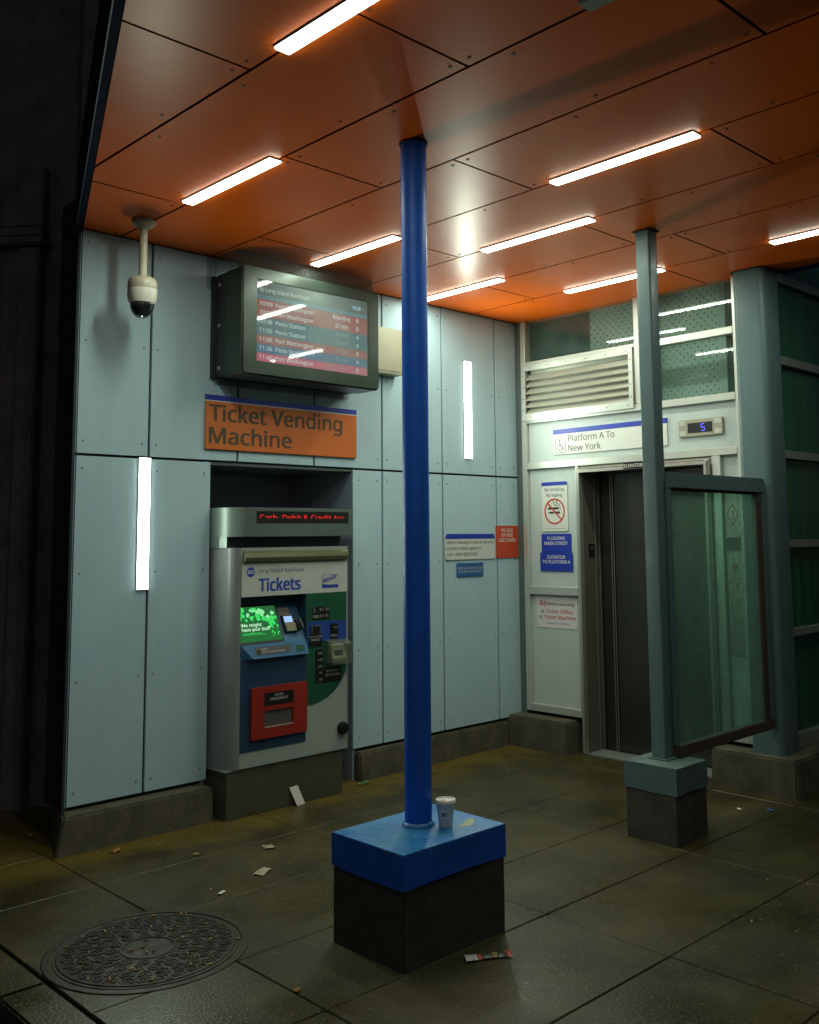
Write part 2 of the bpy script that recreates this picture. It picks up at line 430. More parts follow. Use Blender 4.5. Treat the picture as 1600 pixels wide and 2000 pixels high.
FONT = None
try:      # the sans-serif bundled with Blender itself
    FONT = bpy.data.fonts.load(os.path.join(bpy.utils.system_resource('DATAFILES'), 'fonts', 'NotoSansHebrew-Regular.woff2'))
except Exception:
    FONT = None
_tc = {}
def glyphs(body, bold=0.0, shear=0.0, space=1.0):
    k = (body, bold, shear, space)
    if k in _tc: return _tc[k]
    cu = bpy.data.curves.new('t', 'FONT'); cu.body = body
    if FONT: cu.font = FONT
    cu.size = 1.0; cu.shear = shear
    cu.space_character = space; cu.resolution_u = 3
    o = bpy.data.objects.new('t', cu); col.objects.link(o)
    dg = bpy.context.evaluated_depsgraph_get(); dg.update()
    me = o.evaluated_get(dg).to_mesh()
    vs = [tuple(v.co) for v in me.vertices]; fs = [tuple(p.vertices) for p in me.polygons]
    o.evaluated_get(dg).to_mesh_clear()
    bpy.data.objects.remove(o); bpy.data.curves.remove(cu)
    if bold > 0 and FONT:      # heavier strokes: slightly shifted copies, each a hair in front of the last
        v0, f0 = vs, fs; vs, fs = [], []
        for q, (dx, dy) in enumerate(((0, 0), (1, 0.5), (-1, -0.5), (1, -0.5), (-1, 0.5))):
            n0 = len(vs)
            vs += [(v[0]+dx*bold, v[1]+dy*bold, 0.00004*q) for v in v0]; fs += [tuple(i+n0 for i in f) for f in f0]
    else: vs = [(v[0], v[1], 0.0) for v in vs]
    _tc[k] = (vs, fs); return _tc[k]
_cap = {}
def text(body, m, parent, a0, z_base, cap, plane, depth, width=None, bold=0.012, shear=0.0, align='L', name='lettering', clip_above=None, frame=None):
    """plane 'y': faces -Y, a=x to the right; plane 'x': faces -X, a=-y to the right. cap = capital height, width = total width.
    frame: optional (origin, right, up, normal) overriding the plane."""
    vs, fs = glyphs(body, bold, shear)
    if (bold, shear) not in _cap:
        hv, _ = glyphs('H', bold, shear); _cap[(bold, shear)] = (min(v[1] for v in hv), max(v[1] for v in hv))
    c0, c1 = _cap[(bold, shear)]
    sy = cap / (c1 - c0)
    x0 = min(v[0] for v in vs); x1 = max(v[0] for v in vs)
    sx_ = (width / (x1 - x0)) if width else sy
    w = (x1 - x0) * sx_
    off = {'L': 0, 'C': -w/2, 'R': -w}[align]
    bm = bmesh.new(); bv = []
    for v in vs:
        a = off + (v[0]-x0)*sx_; h = (v[1]-c0)*sy
        if frame: p = frame[0] + frame[1]*(a0+a) + frame[2]*(z_base+h) + frame[3]*(0.0015+v[2])
        elif plane == 'y': p = Vector((a0+a, depth-v[2], z_base+h))
        else: p = Vector((depth-v[2], a0-a, z_base+h))
        bv.append(bm.verts.new(p))
    for f in fs:
        try: bm.faces.new([bv[i] for i in f])
        except ValueError: pass
    if clip_above is not None:
        bmesh.ops.bisect_plane(bm, geom=bm.verts[:]+bm.edges[:]+bm.faces[:], plane_co=(0, 0, z_base+clip_above*cap), plane_no=(0, 0, -1), clear_outer=True)
    nrm = frame[3] if frame else Vector((0, -1, 0)) if plane == 'y' else Vector((-1, 0, 0))
    for f in bm.faces:
        f.normal_update()
        if f.normal.dot(nrm) < 0: f.normal_flip()
    bmesh.ops.translate(bm, verts=bm.verts, vec=-org(parent))
    me = bpy.data.meshes.new(name); bm.to_mesh(me); bm.free()
    me.materials.append(MATS[m])
    o = bpy.data.objects.new(name, me); col.objects.link(o); o.parent = parent
    return o

H = 3.423
OB = 0.391          # slope of the oblique canopy edge / wall end: x = -3.748 + OB*y

# ================================================================== SETTING: ground
XB = [-4.45, -3.86, -2.65, -1.50, -0.30, 0.90, 2.10]
YB = [2.40, 1.80, 1.18, 0.58, -0.04, -0.65, -1.25, -1.86, -2.43, -3.05, -3.66, -4.27, -4.88]
g = MB().box(-4.452, 60, -60, 60, -0.3, -0.014).build('ground', 'joint_dirt'); struct(g)
pv = bpy.data.objects.new('pavement', None); col.objects.link(pv); struct(pv)
random.seed(3)
for i in range(len(XB)-1):
    for j in range(len(YB)-1):
        x0, x1 = XB[i], XB[i+1]; y1, y0 = YB[j], YB[j+1]
        h = 0.0025
        dz = [random.uniform(-0.0025, 0.0025) for _ in range(4)]
        mb = MB(); mb.box(x0+h, x1-h, y0+h, y1-h, -0.05, 0.0, bevel=0.004, seg=1)
        t = random.uniform(-0.002, 0.002); tx = random.uniform(-0.0015, 0.0015); ty = random.uniform(-0.0015, 0.0015)
        for v in mb.bm.verts: v.co.z += t*0.5 + tx*(v.co.x-(x0+x1)/2) + ty*(v.co.y-(y0+y1)/2)
        mb.build('paving_slab', 'pavement', pv)
# pavement beyond the single slabs
mb = MB()
mb.box(-4.445, 60, -60, -4.886, -0.05, 0.0); mb.box(-4.445, 60, 2.406, 60, -0.05, 0.0); mb.box(2.106, 60, -4.874, 2.394, -0.05, 0.0)
mb.build('far_paving', 'pavement', pv)
kb = bpy.data.objects.new('kerb', None); col.objects.link(kb); struct(kb)
y = -9.0
while y < 5:
    MB().box(-4.63, -4.458, y+0.004, y+1.496, -0.2, -0.002, bevel=0.008).build('kerb_stone', 'pavement', kb)
    y += 1.5
rd = MB().box(-60, -4.634, -60, 60, -0.4, -0.12).build('road', 'asphalt'); struct(rd)

# ================================================================== TICKET WALL
tw = thing('ticket_wall', (-1.9, 0.0, 0.0), 'pale blue-grey panel wall with black joints, ticket machine recess and mossy concrete plinth', 'wall')
JW = 0.0075
RX0, RX1, ZM, ZB = -2.887, -1.751, 2.126, 0.213
lower = [(-3.748, -3.293), (-3.293, RX0), (RX1, -1.48), (-1.48, -0.871), (-0.871, -0.263), (-0.263, -0.002)]
upper = [(-3.748, -3.302), (-3.302, -2.694), (-2.694, -2.09), (-2.09, -1.481), (-1.481, -0.871), (-0.871, -0.263), (-0.263, -0.002)]
riv = MB()
def wall_panel(x0, x1, z0, z1):
    a = JW if x0 not in (-3.748, RX1) else 0.0
    b_ = JW if x1 not in (RX0, -0.002) else 0.0
    MB().box(x0+a, x1-b_, 0.0, 0.018, z0, z1, bevel=0.0015, seg=1).build('panel', 'panel', tw)
    w = x1-x0
    xs = [x0+0.045, x1-0.045] if w > 0.3 else [x0+0.05, x1-0.05]
    n = 4 if z1-z0 > 1.5 else 3
    for x in xs:
        for k in range(n):
            z = z0+0.07+(z1-z0-0.14)*k/(n-1)
            riv.cyl((x, 0.004, z), (x, -0.0035, z), 0.0065, 8)
for x0, x1 in lower: wall_panel(x0, x1, ZB, ZM-JW)
for x0, x1 in upper: wall_panel(x0, x1, ZM+JW, H-0.004)
stuff(riv.build('rivets', 'rivet_grey', tw))
bk = MB()
bk.box(-3.735, RX0-0.032, 0.020, 0.30, 0.19, ZM); bk.box(RX1+0.032, 0.10, 0.020, 0.30, 0.19, ZM); bk.box(-3.735, 0.10, 0.020, 0.30, ZM+0.001, H+0.2)
bk.build('backing', 'joint_black', tw)
# recess for the machine
rc = MB()
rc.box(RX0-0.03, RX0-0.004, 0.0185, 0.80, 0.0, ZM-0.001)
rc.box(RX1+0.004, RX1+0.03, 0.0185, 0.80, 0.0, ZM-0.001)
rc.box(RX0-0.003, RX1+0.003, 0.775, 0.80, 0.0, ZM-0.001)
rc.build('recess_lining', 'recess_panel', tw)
MB().box(RX0-0.003, RX1+0.003, 0.02, 0.774, ZM-0.02, ZM-0.002).build('recess_soffit', 'tvm_steel', tw)
# plinths
def plinth(poly_b, poly_t, z, parent, m='concrete'):
    mb = MB()
    mb.hexa([(p[0], p[1], -0.02) for p in poly_b] + [(p[0], p[1], z) for p in poly_t])
    bmesh.ops.bevel(mb.bm, geom=[e for e in mb.bm.edges], offset=0.012, segments=2, affect='EDGES')
    bmesh.ops.subdivide_edges(mb.bm, edges=[e for e in mb.bm.edges if e.calc_length() > 0.3], cuts=6)
    return mb.build('plinth', m, parent)
plinth([(-3.855, -0.133), (-2.905, -0.130), (-2.905, 0.35), (-3.665, 0.35)], [(-3.800, -0.105), (-2.905, -0.115), (-2.905, 0.35), (-3.640, 0.35)], 0.192, tw)
plinth([(-1.73, -0.058), (-0.175, -0.020), (-0.175, 0.3), (-1.73, 0.3)], [(-1.73, -0.045), (-0.175, -0.012), (-0.175, 0.3), (-1.73, 0.3)], 0.190, tw)
# oblique end of the wall: dark flashing, then old concrete
d = Vector((0.364, 0.931, 0)); nn = Vector((-0.931, 0.364, 0))
def slab_along(p, length, t0, t1, z0, z1, name, m, parent):
    a = Vector(p); e = a + d*length
    pts = []
    for z in (z0, z1):
        for q, t in ((a, t0), (e, t0), (e, t1), (a, t1)):
            w = q + nn*t; pts.append((w.x, w.y, z))
    return MB().hexa(pts).build(name, m, parent)
slab_along((-3.750, 0.002, 0), 0.20, -0.012, 0.012, 0.18, H+0.02, 'edge_flashing', 'trim_dark', tw)
slab_along((-3.750+d.x*0.202, d.y*0.202, 0), 0.70, -0.25, 0.008, -0.02, 6.0, 'side_wall', 'stone_dark', tw)

# ================================================================== OLD STONE BUILDING at the left
sb = thing('stone_building', (-4.2, 1.9, 0.0), 'dark stone building with a moulded pilaster beyond the end of the panel wall', 'building')
P0 = Vector((-3.50, 0.95, 0)); t_ = Vector((-0.62, 0.785, 0)).normalized(); n_ = Vector((-t_.y, t_.x, 0))
if n_.y > 0: n_ = -n_
def sblock(s0, s1, f0, f1, z0, z1, name, m='stone_dark', bev=0.0):
    pts = []
    for z in (z0, z1):
        for s, f in ((s0, f0), (s1, f0), (s1, f1), (s0, f1)):
            w = P0 + t_*s + n_*f; pts.append((w.x, w.y, z))
    mb = MB().hexa(pts)
    if bev: bmesh.ops.bevel(mb.bm, geom=mb.bm.edges[:], offset=bev, segments=2, affect='EDGES')
    return mb.build(name, m, sb)
sblock(-0.6, 6.0, -0.3, 0.0, -0.02, 9.0, 'wall')
sblock(0.06, 0.20, 0.002, 0.10, -0.01, 3.56, 'pilaster', bev=0.01)
sblock(0.202, 0.33, 0.002, 0.06, -0.01, 3.56, 'pilaster', bev=0.008)
sblock(0.02, 0.36, 0.002, 0.13, 3.562, 3.62, 'moulding', bev=0.012)
sblock(0.04, 0.34, 0.002, 0.11, 3.622, 3.69, 'moulding', bev=0.012)
sblock(0.05, 0.33, 0.002, 0.09, 3.692, 4.10, 'capital_block', bev=0.01)
# ================================================================== CANOPY
cn = thing('canopy', (-2.0, -2.2, H), 'orange panelled canopy ceiling with thin black joints and dark blue edge', 'canopy')
CY = -4.75
CR = 0.115
def edge_x(y): return -3.748 + OB*y
strips = [(-5.87, -5.28, [-3.9]), (-5.28, -4.69, [-3.2]), (-4.69, -4.10, [-2.26, -4.3]), (-4.10, -3.512, [-0.745, -2.85]), (-3.512, -2.91, [-1.65, -3.75]), (-2.91, -2.325, [-0.54, -2.165, -4.2]),
          (-2.325, -1.732, [-1.05, -3.19]), (-1.732, -1.14, [-1.987, -4.1]), (-1.14, -0.54, [-0.67, -2.255, -4.3]), (-0.54, CR, [-1.79, -3.9])]
def clip_poly(poly):
    """keep the part with x >= edge_x(y)+0.012"""
    out = []
    f = lambda p: p[0] - edge_x(p[1]) - 0.012
    for i, p in enumerate(poly):
        q = poly[(i+1) % len(poly)]
        if f(p) >= 0: out.append(p)
        if f(p)*f(q) < 0:
            t = f(p)/(f(p)-f(q)); out.append((p[0]+t*(q[0]-p[0]), p[1]+t*(q[1]-p[1])))
    return out
riv = MB()
for x0, x1, js in strips:
    ys = [0.0] + js + [CY]
    for y1, y0 in zip(ys, ys[1:]):
        g_ = 0.007
        q = [(x0+g_, y0+g_), (x1-g_, y0+g_), (x1-g_, y1-g_), (x0+g_, y1-g_)]
        q = clip_poly(q)
        if len(q) < 3: continue
        MB().prism(q, H, H+0.004).build('ceiling_panel', 'orange', cn)
        for x in (x0+0.05, x1-0.05):
            n = max(2, int((y1-y0)/0.55)+1)
            for k in range(n):
                yy = y0+0.05+(y1-y0-0.1)*k/(n-1)
                if x > edge_x(yy)+0.05 and random.random() < 0.85:
                    riv.cyl((x, yy, H-0.0035), (x, yy, H+0.004), 0.0075, 8)
stuff(riv.build('rivets', 'rivet_orange', cn))
MB().prism([(edge_x(0.2), 0.2), (edge_x(CY), CY), (CR, CY), (CR, 0.2)], H+0.022, H+0.30).build('roof_slab', 'joint_black', cn)
# oblique edge: dark blue fascia with a drip bead
def fas(t0, t1, z0, z1, name, m):
    pts = []
    for z in (z0, z1):
        for y, t in ((0.02, t0), (CY, t0), (CY, t1), (0.02, t1)):
            pts.append((edge_x(y)+t, y, z))
    return MB().hexa(pts).build(name, m, cn)
fas(-0.030, 0.004, H-0.022, H+0.42, 'fascia', 'fascia_blue')
fas(-0.036, -0.031, H-0.030, H-0.012, 'drip_bead', 'trim_dark')
MB().box(-5.62, CR+0.03, CY-0.03, CY-0.004, H-0.02, H+0.42).build('fascia', 'fascia_blue', cn)
MB().box(CR+0.004, CR+0.03, CY, -2.30, H-0.02, H+0.42).build('fascia', 'fascia_blue', cn)

# ================================================================== CEILING LIGHTS
def tube(parent, loc, rot, sx_, sy_, radiance):
    l = bpy.data.lights.new('tube', 'AREA'); l.shape = 'RECTANGLE'; l.size = sx_; l.size_y = sy_
    l.energy = radiance * math.pi * sx_ * sy_; l.color = LAMP_COLOR
    o = bpy.data.objects.new('tube', l); col.objects.link(o); o.parent = parent
    o.location = Vector(loc) - org(parent); o.rotation_euler = rot
    return o
def ceiling_light(x, y0, y1, label, lit=True):
    t = thing('ceiling_light', (x, (y0+y1)/2, H-0.026), label, 'ceiling light', 'strip lights set along the ceiling joints')
    w = 0.034
    mb = MB()
    mb.box(x-w-0.003, x+w+0.003, y0-0.004, y1+0.004, H-0.0070, H-0.001)
    mb.build('housing', 'lamp_housing', t)
    MB().prism([(x-w, H-0.0072), (x-w+0.004, H-0.0145), (x+w-0.004, H-0.0145), (x+w, H-0.0072)], y0, y1, 'y').build('diffuser', 'lamp_glow' if lit else 'lamp_off', t)
    if lit: tube(t, (x, (y0+y1)/2, H-0.0155), (0, 0, 0), 2*w-0.01, y1-y0-0.002, LAMP_POWER)
    return t
ceiling_light(-4.108, -3.29, -2.48, 'lit strip light cut off by the top edge, nearest the camera')
ceiling_light(-3.530, -1.605, -0.805, 'lit strip light above and behind the dome camera')
ceiling_light(-2.325, -1.112, -0.312, 'lit strip light just above the departure screen')
ceiling_light(-2.335, -3.125, -2.310, 'longest-looking lit strip light, right of the top of the blue post')
ceiling_light(-1.738, -2.100, -1.274, 'lit strip light between the blue post and the grey post')
ceiling_light(-1.155, -0.893, -0.090, 'lit strip light touching the blue post, nearest the wall corner')
ceiling_light(-0.545, -1.795, -0.983, 'lit strip light partly hidden behind the grey post')
ceiling_light(-0.560, -3.390, -2.584, 'lit strip light at the right edge, past the grey column')
ceiling_light(-3.540, -4.23, -3.421, 'unlit strip light at the very top edge of the picture', lit=False)

# ================================================================== WALL LIGHTS
def wall_light(x0, x1, z0, z1, label):
    t = thing('wall_light', ((x0+x1)/2, -0.004, z0), label, 'wall light', 'vertical strip lights on the panel wall')
    mb = MB()
    mb.box(x0-0.003, x1+0.003, -0.006, -0.0005, z0-0.004, z1+0.004)
    mb.box(x0, x1, -0.012, -0.0062, z1+0.0005, z1+0.004); mb.box(x0, x1, -0.012, -0.0062, z0-0.004, z0-0.0005)
    mb.build('housing', 'lamp_housing', t)
    MB().prism([(x0, -0.0062), (x0+0.003, -0.0115), (x1-0.003, -0.0115), (x1, -0.0062)], z0, z1).build('diffuser', 'wall_lamp_glow', t)
    tube(t, ((x0+x1)/2, -0.0125, (z0+z1)/2), (R(-90), 0, 0), x1-x0-0.008, z1-z0-0.002, LAMP_POWER * 1.15)
wall_light(-3.363, -3.292, 1.360, 2.122, 'lit vertical strip light low on the wall beside the ticket machine')
wall_light(-0.628, -0.548, 2.256, 3.026, 'lit vertical strip light high on the wall near the corner')

# ================================================================== LIFT ENCLOSURE
el = thing('elevator_enclosure', (0.3, -1.0, 0.0), 'white and aluminium framed elevator front with steel doorway and louvre', 'elevator')
def rail(y0, y1, z0, z1, m='alu', x0=-0.020, x1=0.05, name='frame_rail'):
    return MB().box(x0, x1, y0, y1, z0, z1, bevel=0.003, seg=1).build(name, m, el)
rail(-0.070, -0.004, 0.20, H-0.002, 'corner_grey', -0.010, 0.09, 'corner_post')
rail(-0.120, -0.0705, 0.262, H-0.002, name='frame_post')
rail(-1.236, -1.192, 2.616, H-0.002, name='frame_post')
rail(-2.048, -2.002, 0.262, H-0.002, name='frame_post')
rail(-0.640, -0.612, 0.262, 2.184, name='frame_post')
rail(-1.868, -1.800, 0.262, 2.184, name='frame_post')
rail(-2.0015, -0.1205, 2.562, 2.615)
rail(-2.0015, -0.1205, 2.185, 2.240)
rail(-1.1915, -0.1205, 3.046, 3.074, x0=-0.018)
rail(-2.0015, -1.2365, 3.022, 3.075)
rail(-0.6115, -0.1205, 1.180, 1.245)
rail(-0.6115, -0.1205, 0.262, 0.320)
rail(-2.0015, -1.8685, 0.262, 0.320)
def infill(y0, y1, z0, z1):
    MB().box(0.012, 0.03, y0, y1, z0, z1).build('infill_panel', 'white_panel', el)
infill(-2.0015, -0.1205, 2.2405, 2.5615)
infill(-0.6115, -0.1205, 1.2455, 2.1845)
infill(-0.6115, -0.1205, 0.3205, 1.1795)
infill(-2.0015, -1.8685, 0.3205, 2.1845)
# glazing
def pane(y0, y1, z0, z1):
    MB().box(0.018, 0.026, y0, y1, z0, z1).build('pane', 'window_glass', el)
pane(-1.1915, -0.1205, 3.0745, H-0.003)
pane(-2.0015, -1.2365, 3.0755, H-0.003)
pane(-2.0015, -1.2365, 2.6155, 3.0215)
# machine-room inside
PERF0, PERF1 = -0.525, -1.70
MB().box(0.34, 0.345, PERF1, PERF0, 2.56, 3.60).build('perforated_sheet', 'perforated', el)
MB().box(0.325, 0.338, PERF1-0.06, PERF1-0.003, 2.56, 3.60).build('guide_strip', 'white_panel', el)
mb = MB(); mb.box(1.6, 1.62, -2.1, 0.0, 0.0, 3.7); mb.box(0.06, 1.6, -0.03, -0.01, 0.0, 3.7); mb.box(0.42, 1.6, -2.0, -0.03, 2.30, 2.36); mb.box(0.12, 1.6, -2.1, -0.0, 3.62, 3.66)
mb.build('shaft_lining', 'shaft_dark', el)
# louvre
LV = MB()
LV.box(-0.034, -0.0205, -1.182, -0.094, 2.996, 3.044); LV.box(-0.034, -0.0205, -1.182, -0.094, 2.584, 2.640)
LV.box(-0.034, -0.0205, -0.128, -0.094, 2.6405, 2.9955); LV.box(-0.034, -0.0205, -1.182, -1.146, 2.6405, 2.9955)
lv = LV.build('louvre_frame', 'alu', el)
for k in range(6):
    z = 2.662 + k*0.0565
    MB().prism([(-0.030, z-0.026), (-0.026, z-0.028), (0.020, z+0.022), (0.016, z+0.026)], -1.1455, -0.1285, 'y').build('slat', 'louvre', lv)
MB().box(0.030, 0.034, -1.19, -0.122, 2.616, 3.045).build('louvre_back', 'louvre', lv)
mb = MB()
for k in range(6):
    yy = -0.18 - k*0.19
    for z in (3.02, 2.612): mb.cyl((-0.034, yy, z), (-0.037, yy, z), 0.006, 8)
for k in range(4):
    z = 2.67 + k*0.095
    for yy in (-0.111, -1.164): mb.cyl((-0.034, yy, z), (-0.037, yy, z), 0.006, 8)
stuff(mb.build('screws', 'rivet_grey', lv))
# steel door surround: splayed face, deep jamb, doors set back
mb = MB()
F = -0.045; JD = 0.22
def splay(yo0, yo1, zo, yi0, yi1, zi):
    # left, right, head as splayed strips (outer edge at wall, inner edge proud)
    mb.hexa([(0.0, yo1, 0.004), (F, yi1+0.02, 0.004), (F, yi1, 0.004), (0.0, yi1, 0.004), (0.0, yo1, zo), (F, yi1+0.02, zi+0.02), (F, yi1, zi), (0.0, yi1, zi)])
    mb.hexa([(0.0, yo0, 0.004), (F, yi0-0.02, 0.004), (F, yi0, 0.004), (0.0, yi0, 0.004), (0.0, yo0, zo), (F, yi0-0.02, zi+0.02), (F, yi0, zi), (0.0, yi0, zi)])
    mb.hexa([(0.0, yo1, zo), (F, yi1+0.02, zi+0.02), (F, yi1, zi), (0.0, yi1, zi), (0.0, yo0, zo), (F, yi0-0.02, zi+0.02), (F, yi0, zi), (0.0, yi0, zi)])
splay(-1.806, -0.606, 2.184, -1.752, -0.665, 2.130)
mb.build('door_surround', 'steel', el)
df = MB()
df.box(F+0.004, JD, -0.664, -0.640, 0.002, 2.130); df.box(F+0.004, JD, -1.799, -1.753, 0.002, 2.130); df.box(F+0.004, JD, -1.752, -0.665, 2.131, 2.160)
jb = df.build('door_jamb', 'jamb_steel', el)
mb = MB()
for yy, xx in ((-0.6655, JD-0.02), (-0.6655, JD-0.075)):
    mb.box(xx, xx+0.004, yy-0.004, yy, 0.002, 2.13)
mb.build('jamb_edge', 'steel', jb)
MB().box(0.06, 0.135, -0.668, -0.6645, 1.475, 1.578).build('braille_plate', 'tvm_black', el)
text('AS', 'ink_grey', el, 0, 0, 0.028, 'x', 0, width=0.04, frame=(Vector((0.077, -0.6682, 1.53)), Vector((1, 0, 0)), Vector((0, 0, 1)), Vector((0, -1, 0))))
text('1', 'ink_grey', el, 0, 0, 0.02, 'x', 0, frame=(Vector((0.093, -0.6682, 1.492)), Vector((1, 0, 0)), Vector((0, 0, 1)), Vector((0, -1, 0))))
MB().box(JD+0.001, JD+0.05, -1.80, -0.60, 0.0, 2.2).build('door_gap', 'black_gap', el)
dr = MB().box(JD-0.028, JD-0.003, -0.812, -0.705, 0.012, 2.125, bevel=0.003).build('door_leaf', 'dark_steel', el)
MB().box(JD-0.031, JD-0.0282, -0.812, -0.808, 0.012, 2.12).build('leaf_edge', 'steel', dr)
MB().box(JD-0.031, JD-0.0282, -0.79, -0.786, 0.012, 2.12).build('leaf_edge', 'steel', dr)
MB().box(JD-0.022, JD-0.001, -1.285, -0.816, 0.012, 2.125, bevel=0.003).build('door_leaf', 'dark_steel', el)
MB().box(JD-0.016, JD+0.0005, -1.751, -1.289, 0.012, 2.125, bevel=0.003).build('door_leaf', 'dark_steel', el)
MB().box(-0.02, JD-0.03, -1.752, -0.665, -0.01, 0.008, bevel=0.002).build('door_sill', 'alu_grey', el)
# hall station on the narrow panel
hs = MB().box(0.004, 0.012, -1.992, -1.874, 0.830, 1.905, bevel=0.001, seg=1).build('hall_station', 'steel', el)
MB().box(0.001, 0.0035, -1.985, -1.881, 1.530, 1.620).build('display_plate', 'tvm_black', hs)
MB().prism([(-1.933, 1.700), (-1.888, 1.775), (-1.933, 1.850), (-1.978, 1.775)], 0.0015, 0.0035, 'x').build('fire_diamond', 'ink_red', hs)
MB().prism([(-1.933, 1.716), (-1.898, 1.775), (-1.933, 1.834), (-1.968, 1.775)], 0.0008, 0.0014, 'x').build('fire_diamond', 'sign_white', hs)
text('!', 'ink_red', hs, -1.930, 1.745, 0.06, 'x', 0.0005, bold=0.03)
for zz, mm in ((1.425, 'ink_red'), (1.30, 'steel'), (1.18, 'steel'), (1.06, 'steel')):
    mb = MB()
    mb.cyl((0.004, -1.935, zz), (-0.006, -1.935, zz), 0.017, 16); mb.build('button', mm, hs)
# plinths of the lift front
plinth([(-0.168, -0.576), (0.05, -0.576), (0.05, 0.1), (-0.168, 0.1)], [(-0.160, -0.572), (0.05, -0.572), (0.05, 0.1), (-0.160, 0.1)], 0.236, el)
plinth([(-0.193, -2.405), (1.6, -2.43), (1.6, -1.805), (-0.193, -1.805)], [(-0.186, -2.398), (1.6, -2.42), (1.6, -1.81), (-0.186, -1.81)], 0.236, el)
# glazed side of the shaft, running away to the right
SY = -2.20
for z0, z1 in ((2.795, 2.855), (2.150, 2.205), (1.548, 1.600), (0.962, 1.012), (0.238, 0.33), (3.375, 3.44)):
    MB().box(0.145, 3.2, SY-0.045, SY+0.03, z0, z1, bevel=0.003, seg=1).build('side_rail', 'alu_grey', el)
for z0, z1 in ((0.331, 0.961), (1.013, 1.547), (1.601, 2.149), (2.206, 2.794), (2.856, 3.374), (3.441, 4.6)):
    MB().box(0.145, 3.2, SY-0.004, SY+0.004, z0, z1).build('side_pane', 'side_glass', el)
MB().box(0.2, 3.2, -1.2, -1.18, 0.24, 4.6).build('shaft_screen', 'shaft_dark', el)

# ================================================================== COLUMNS AND POSTS
gc = thing('steel_column', (0.015, -2.165, 0.236), 'thick grey-green steel column with rounded corners at the end of the elevator front', 'column')
MB().prism(rrect(-0.108, 0.140, -2.282, -2.052, 0.045, 5), 0.234, H-0.0005).build('shaft', 'grey_paint', gc, smooth=30)
MB().prism(rrect(-0.122, 0.154, -2.296, -2.038, 0.05, 5), H-0.006, H-0.0015).build('ceiling_collar', 'joint_black', gc)

def base_block(parent, x0, x1, y0, y1, h, split, m_side, m_top, wob=0.004):
    random.seed(int(abs(x0)*100))
    mb = MB().box(x0+0.004, x1-0.004, y0+0.004, y1-0.004, -0.02, split, bevel=0.006)
    bmesh.ops.subdivide_edges(mb.bm, edges=[e for e in mb.bm.edges if e.calc_length() > 0.1], cuts=7, use_grid_fill=True)
    for v in mb.bm.verts: v.co += Vector((random.uniform(-.0008, .0008), random.uniform(-.0008, .0008), 0))
    mb.build('base_block', 'dark_concrete', parent)
    # painted cap with a hand-cut lower paint line
    mb = MB()
    n = 9
    per = []
    for a, b_ in (((x0, y0), (x1, y0)), ((x1, y0), (x1, y1)), ((x1, y1), (x0, y1)), ((x0, y1), (x0, y0))):
        for i in range(n): per.append((a[0]+(b_[0]-a[0])*i/n, a[1]+(b_[1]-a[1])*i/n))
    lo = [mb.bm.verts.new((p[0], p[1], split + random.uniform(-wob, wob))) for p in per]
    hi = [mb.bm.verts.new((p[0], p[1], h-0.001)) for p in per]
    k = len(per)
    for i in range(k): mb.bm.faces.new((lo[i], lo[(i+1) % k], hi[(i+1) % k], hi[i]))
    mb.bm.faces.new(hi); mb.bm.faces.new(lo[::-1])
    mb.build('painted_cap', m_side, parent)
    MB().box(x0+0.001, x1-0.001, y0+0.001, y1-0.001, h-0.0005, h+0.003, bevel=0.0015).build('cap_top', m_top, parent)

bp_ = thing('blue_post', (-3.172, -2.172, 0.0), 'round blue post on a blue-capped dark concrete block', 'post')
base_block(bp_, -3.489, -2.906, -2.427, -1.985, 0.431, 0.302, 'blue_paint', 'blue_top_lit')
MB().lathe(-3.172, -2.172, [(0.058, 0.434), (0.058, 1.2), (0.058, 2.2), (0.058, H-0.0005)], 40).build('shaft', 'blue_paint', bp_, smooth=40)
MB().lathe(-3.172, -2.172, [(0.070, 0.4335), (0.069, 0.440), (0.0585, 0.452)], 40).build('weld_collar', 'blue_top_lit', bp_, smooth=50)
MB().lathe(-3.172, -2.172, [(0.066, H-0.006), (0.066, H-0.001)], 40).build('ceiling_collar', 'joint_black', bp_)
# patch of peeled paint beside the cup
pp = [(-3.081, -2.315), (-3.028, -2.296), (-2.985, -2.272), (-2.952, -2.270), (-2.945, -2.284), (-2.965, -2.300), (-2.998, -2.328), (-3.036, -2.345), (-3.052, -2.330), (-3.066, -2.332)]
MB().prism(pp, 0.4342, 0.4346).build('peeled_patch', 'peel', bp_)

random.seed(41)
mb = MB()   # worn arrises and knocks in the paint
def flake(p, u, v, n_, r):
    k = random.randint(5, 8); ps = []
    for i in range(k):
        a = 2*math.pi*i/k; q = r*random.uniform(0.45, 1.1); ps.append(p + u*q*math.cos(a)*1.8 + v*q*math.sin(a) + n_*0.0008)
    mb.bm.faces.new([mb.bm.verts.new(q) for q in ps])
X_, Y_, Z_ = Vector((1, 0, 0)), Vector((0, 1, 0)), Vector((0, 0, 1))
for k in range(30):
    flake(Vector((random.uniform(-3.45, -2.94), random.uniform(-2.40, -2.01), 0.4342)), X_, Y_, Z_, random.uniform(0.002, 0.010))
for k in range(34):   # along the two near top edges
    t = random.random()
    if k % 2: flake(Vector((-3.487+0.57*t, -2.4275, 0.4275)), X_, Z_, -Y_, random.uniform(0.0015, 0.005))
    else: flake(Vector((-3.4895, -2.425+0.43*t, 0.4275)), Y_, Z_, -X_, random.uniform(0.0015, 0.005))
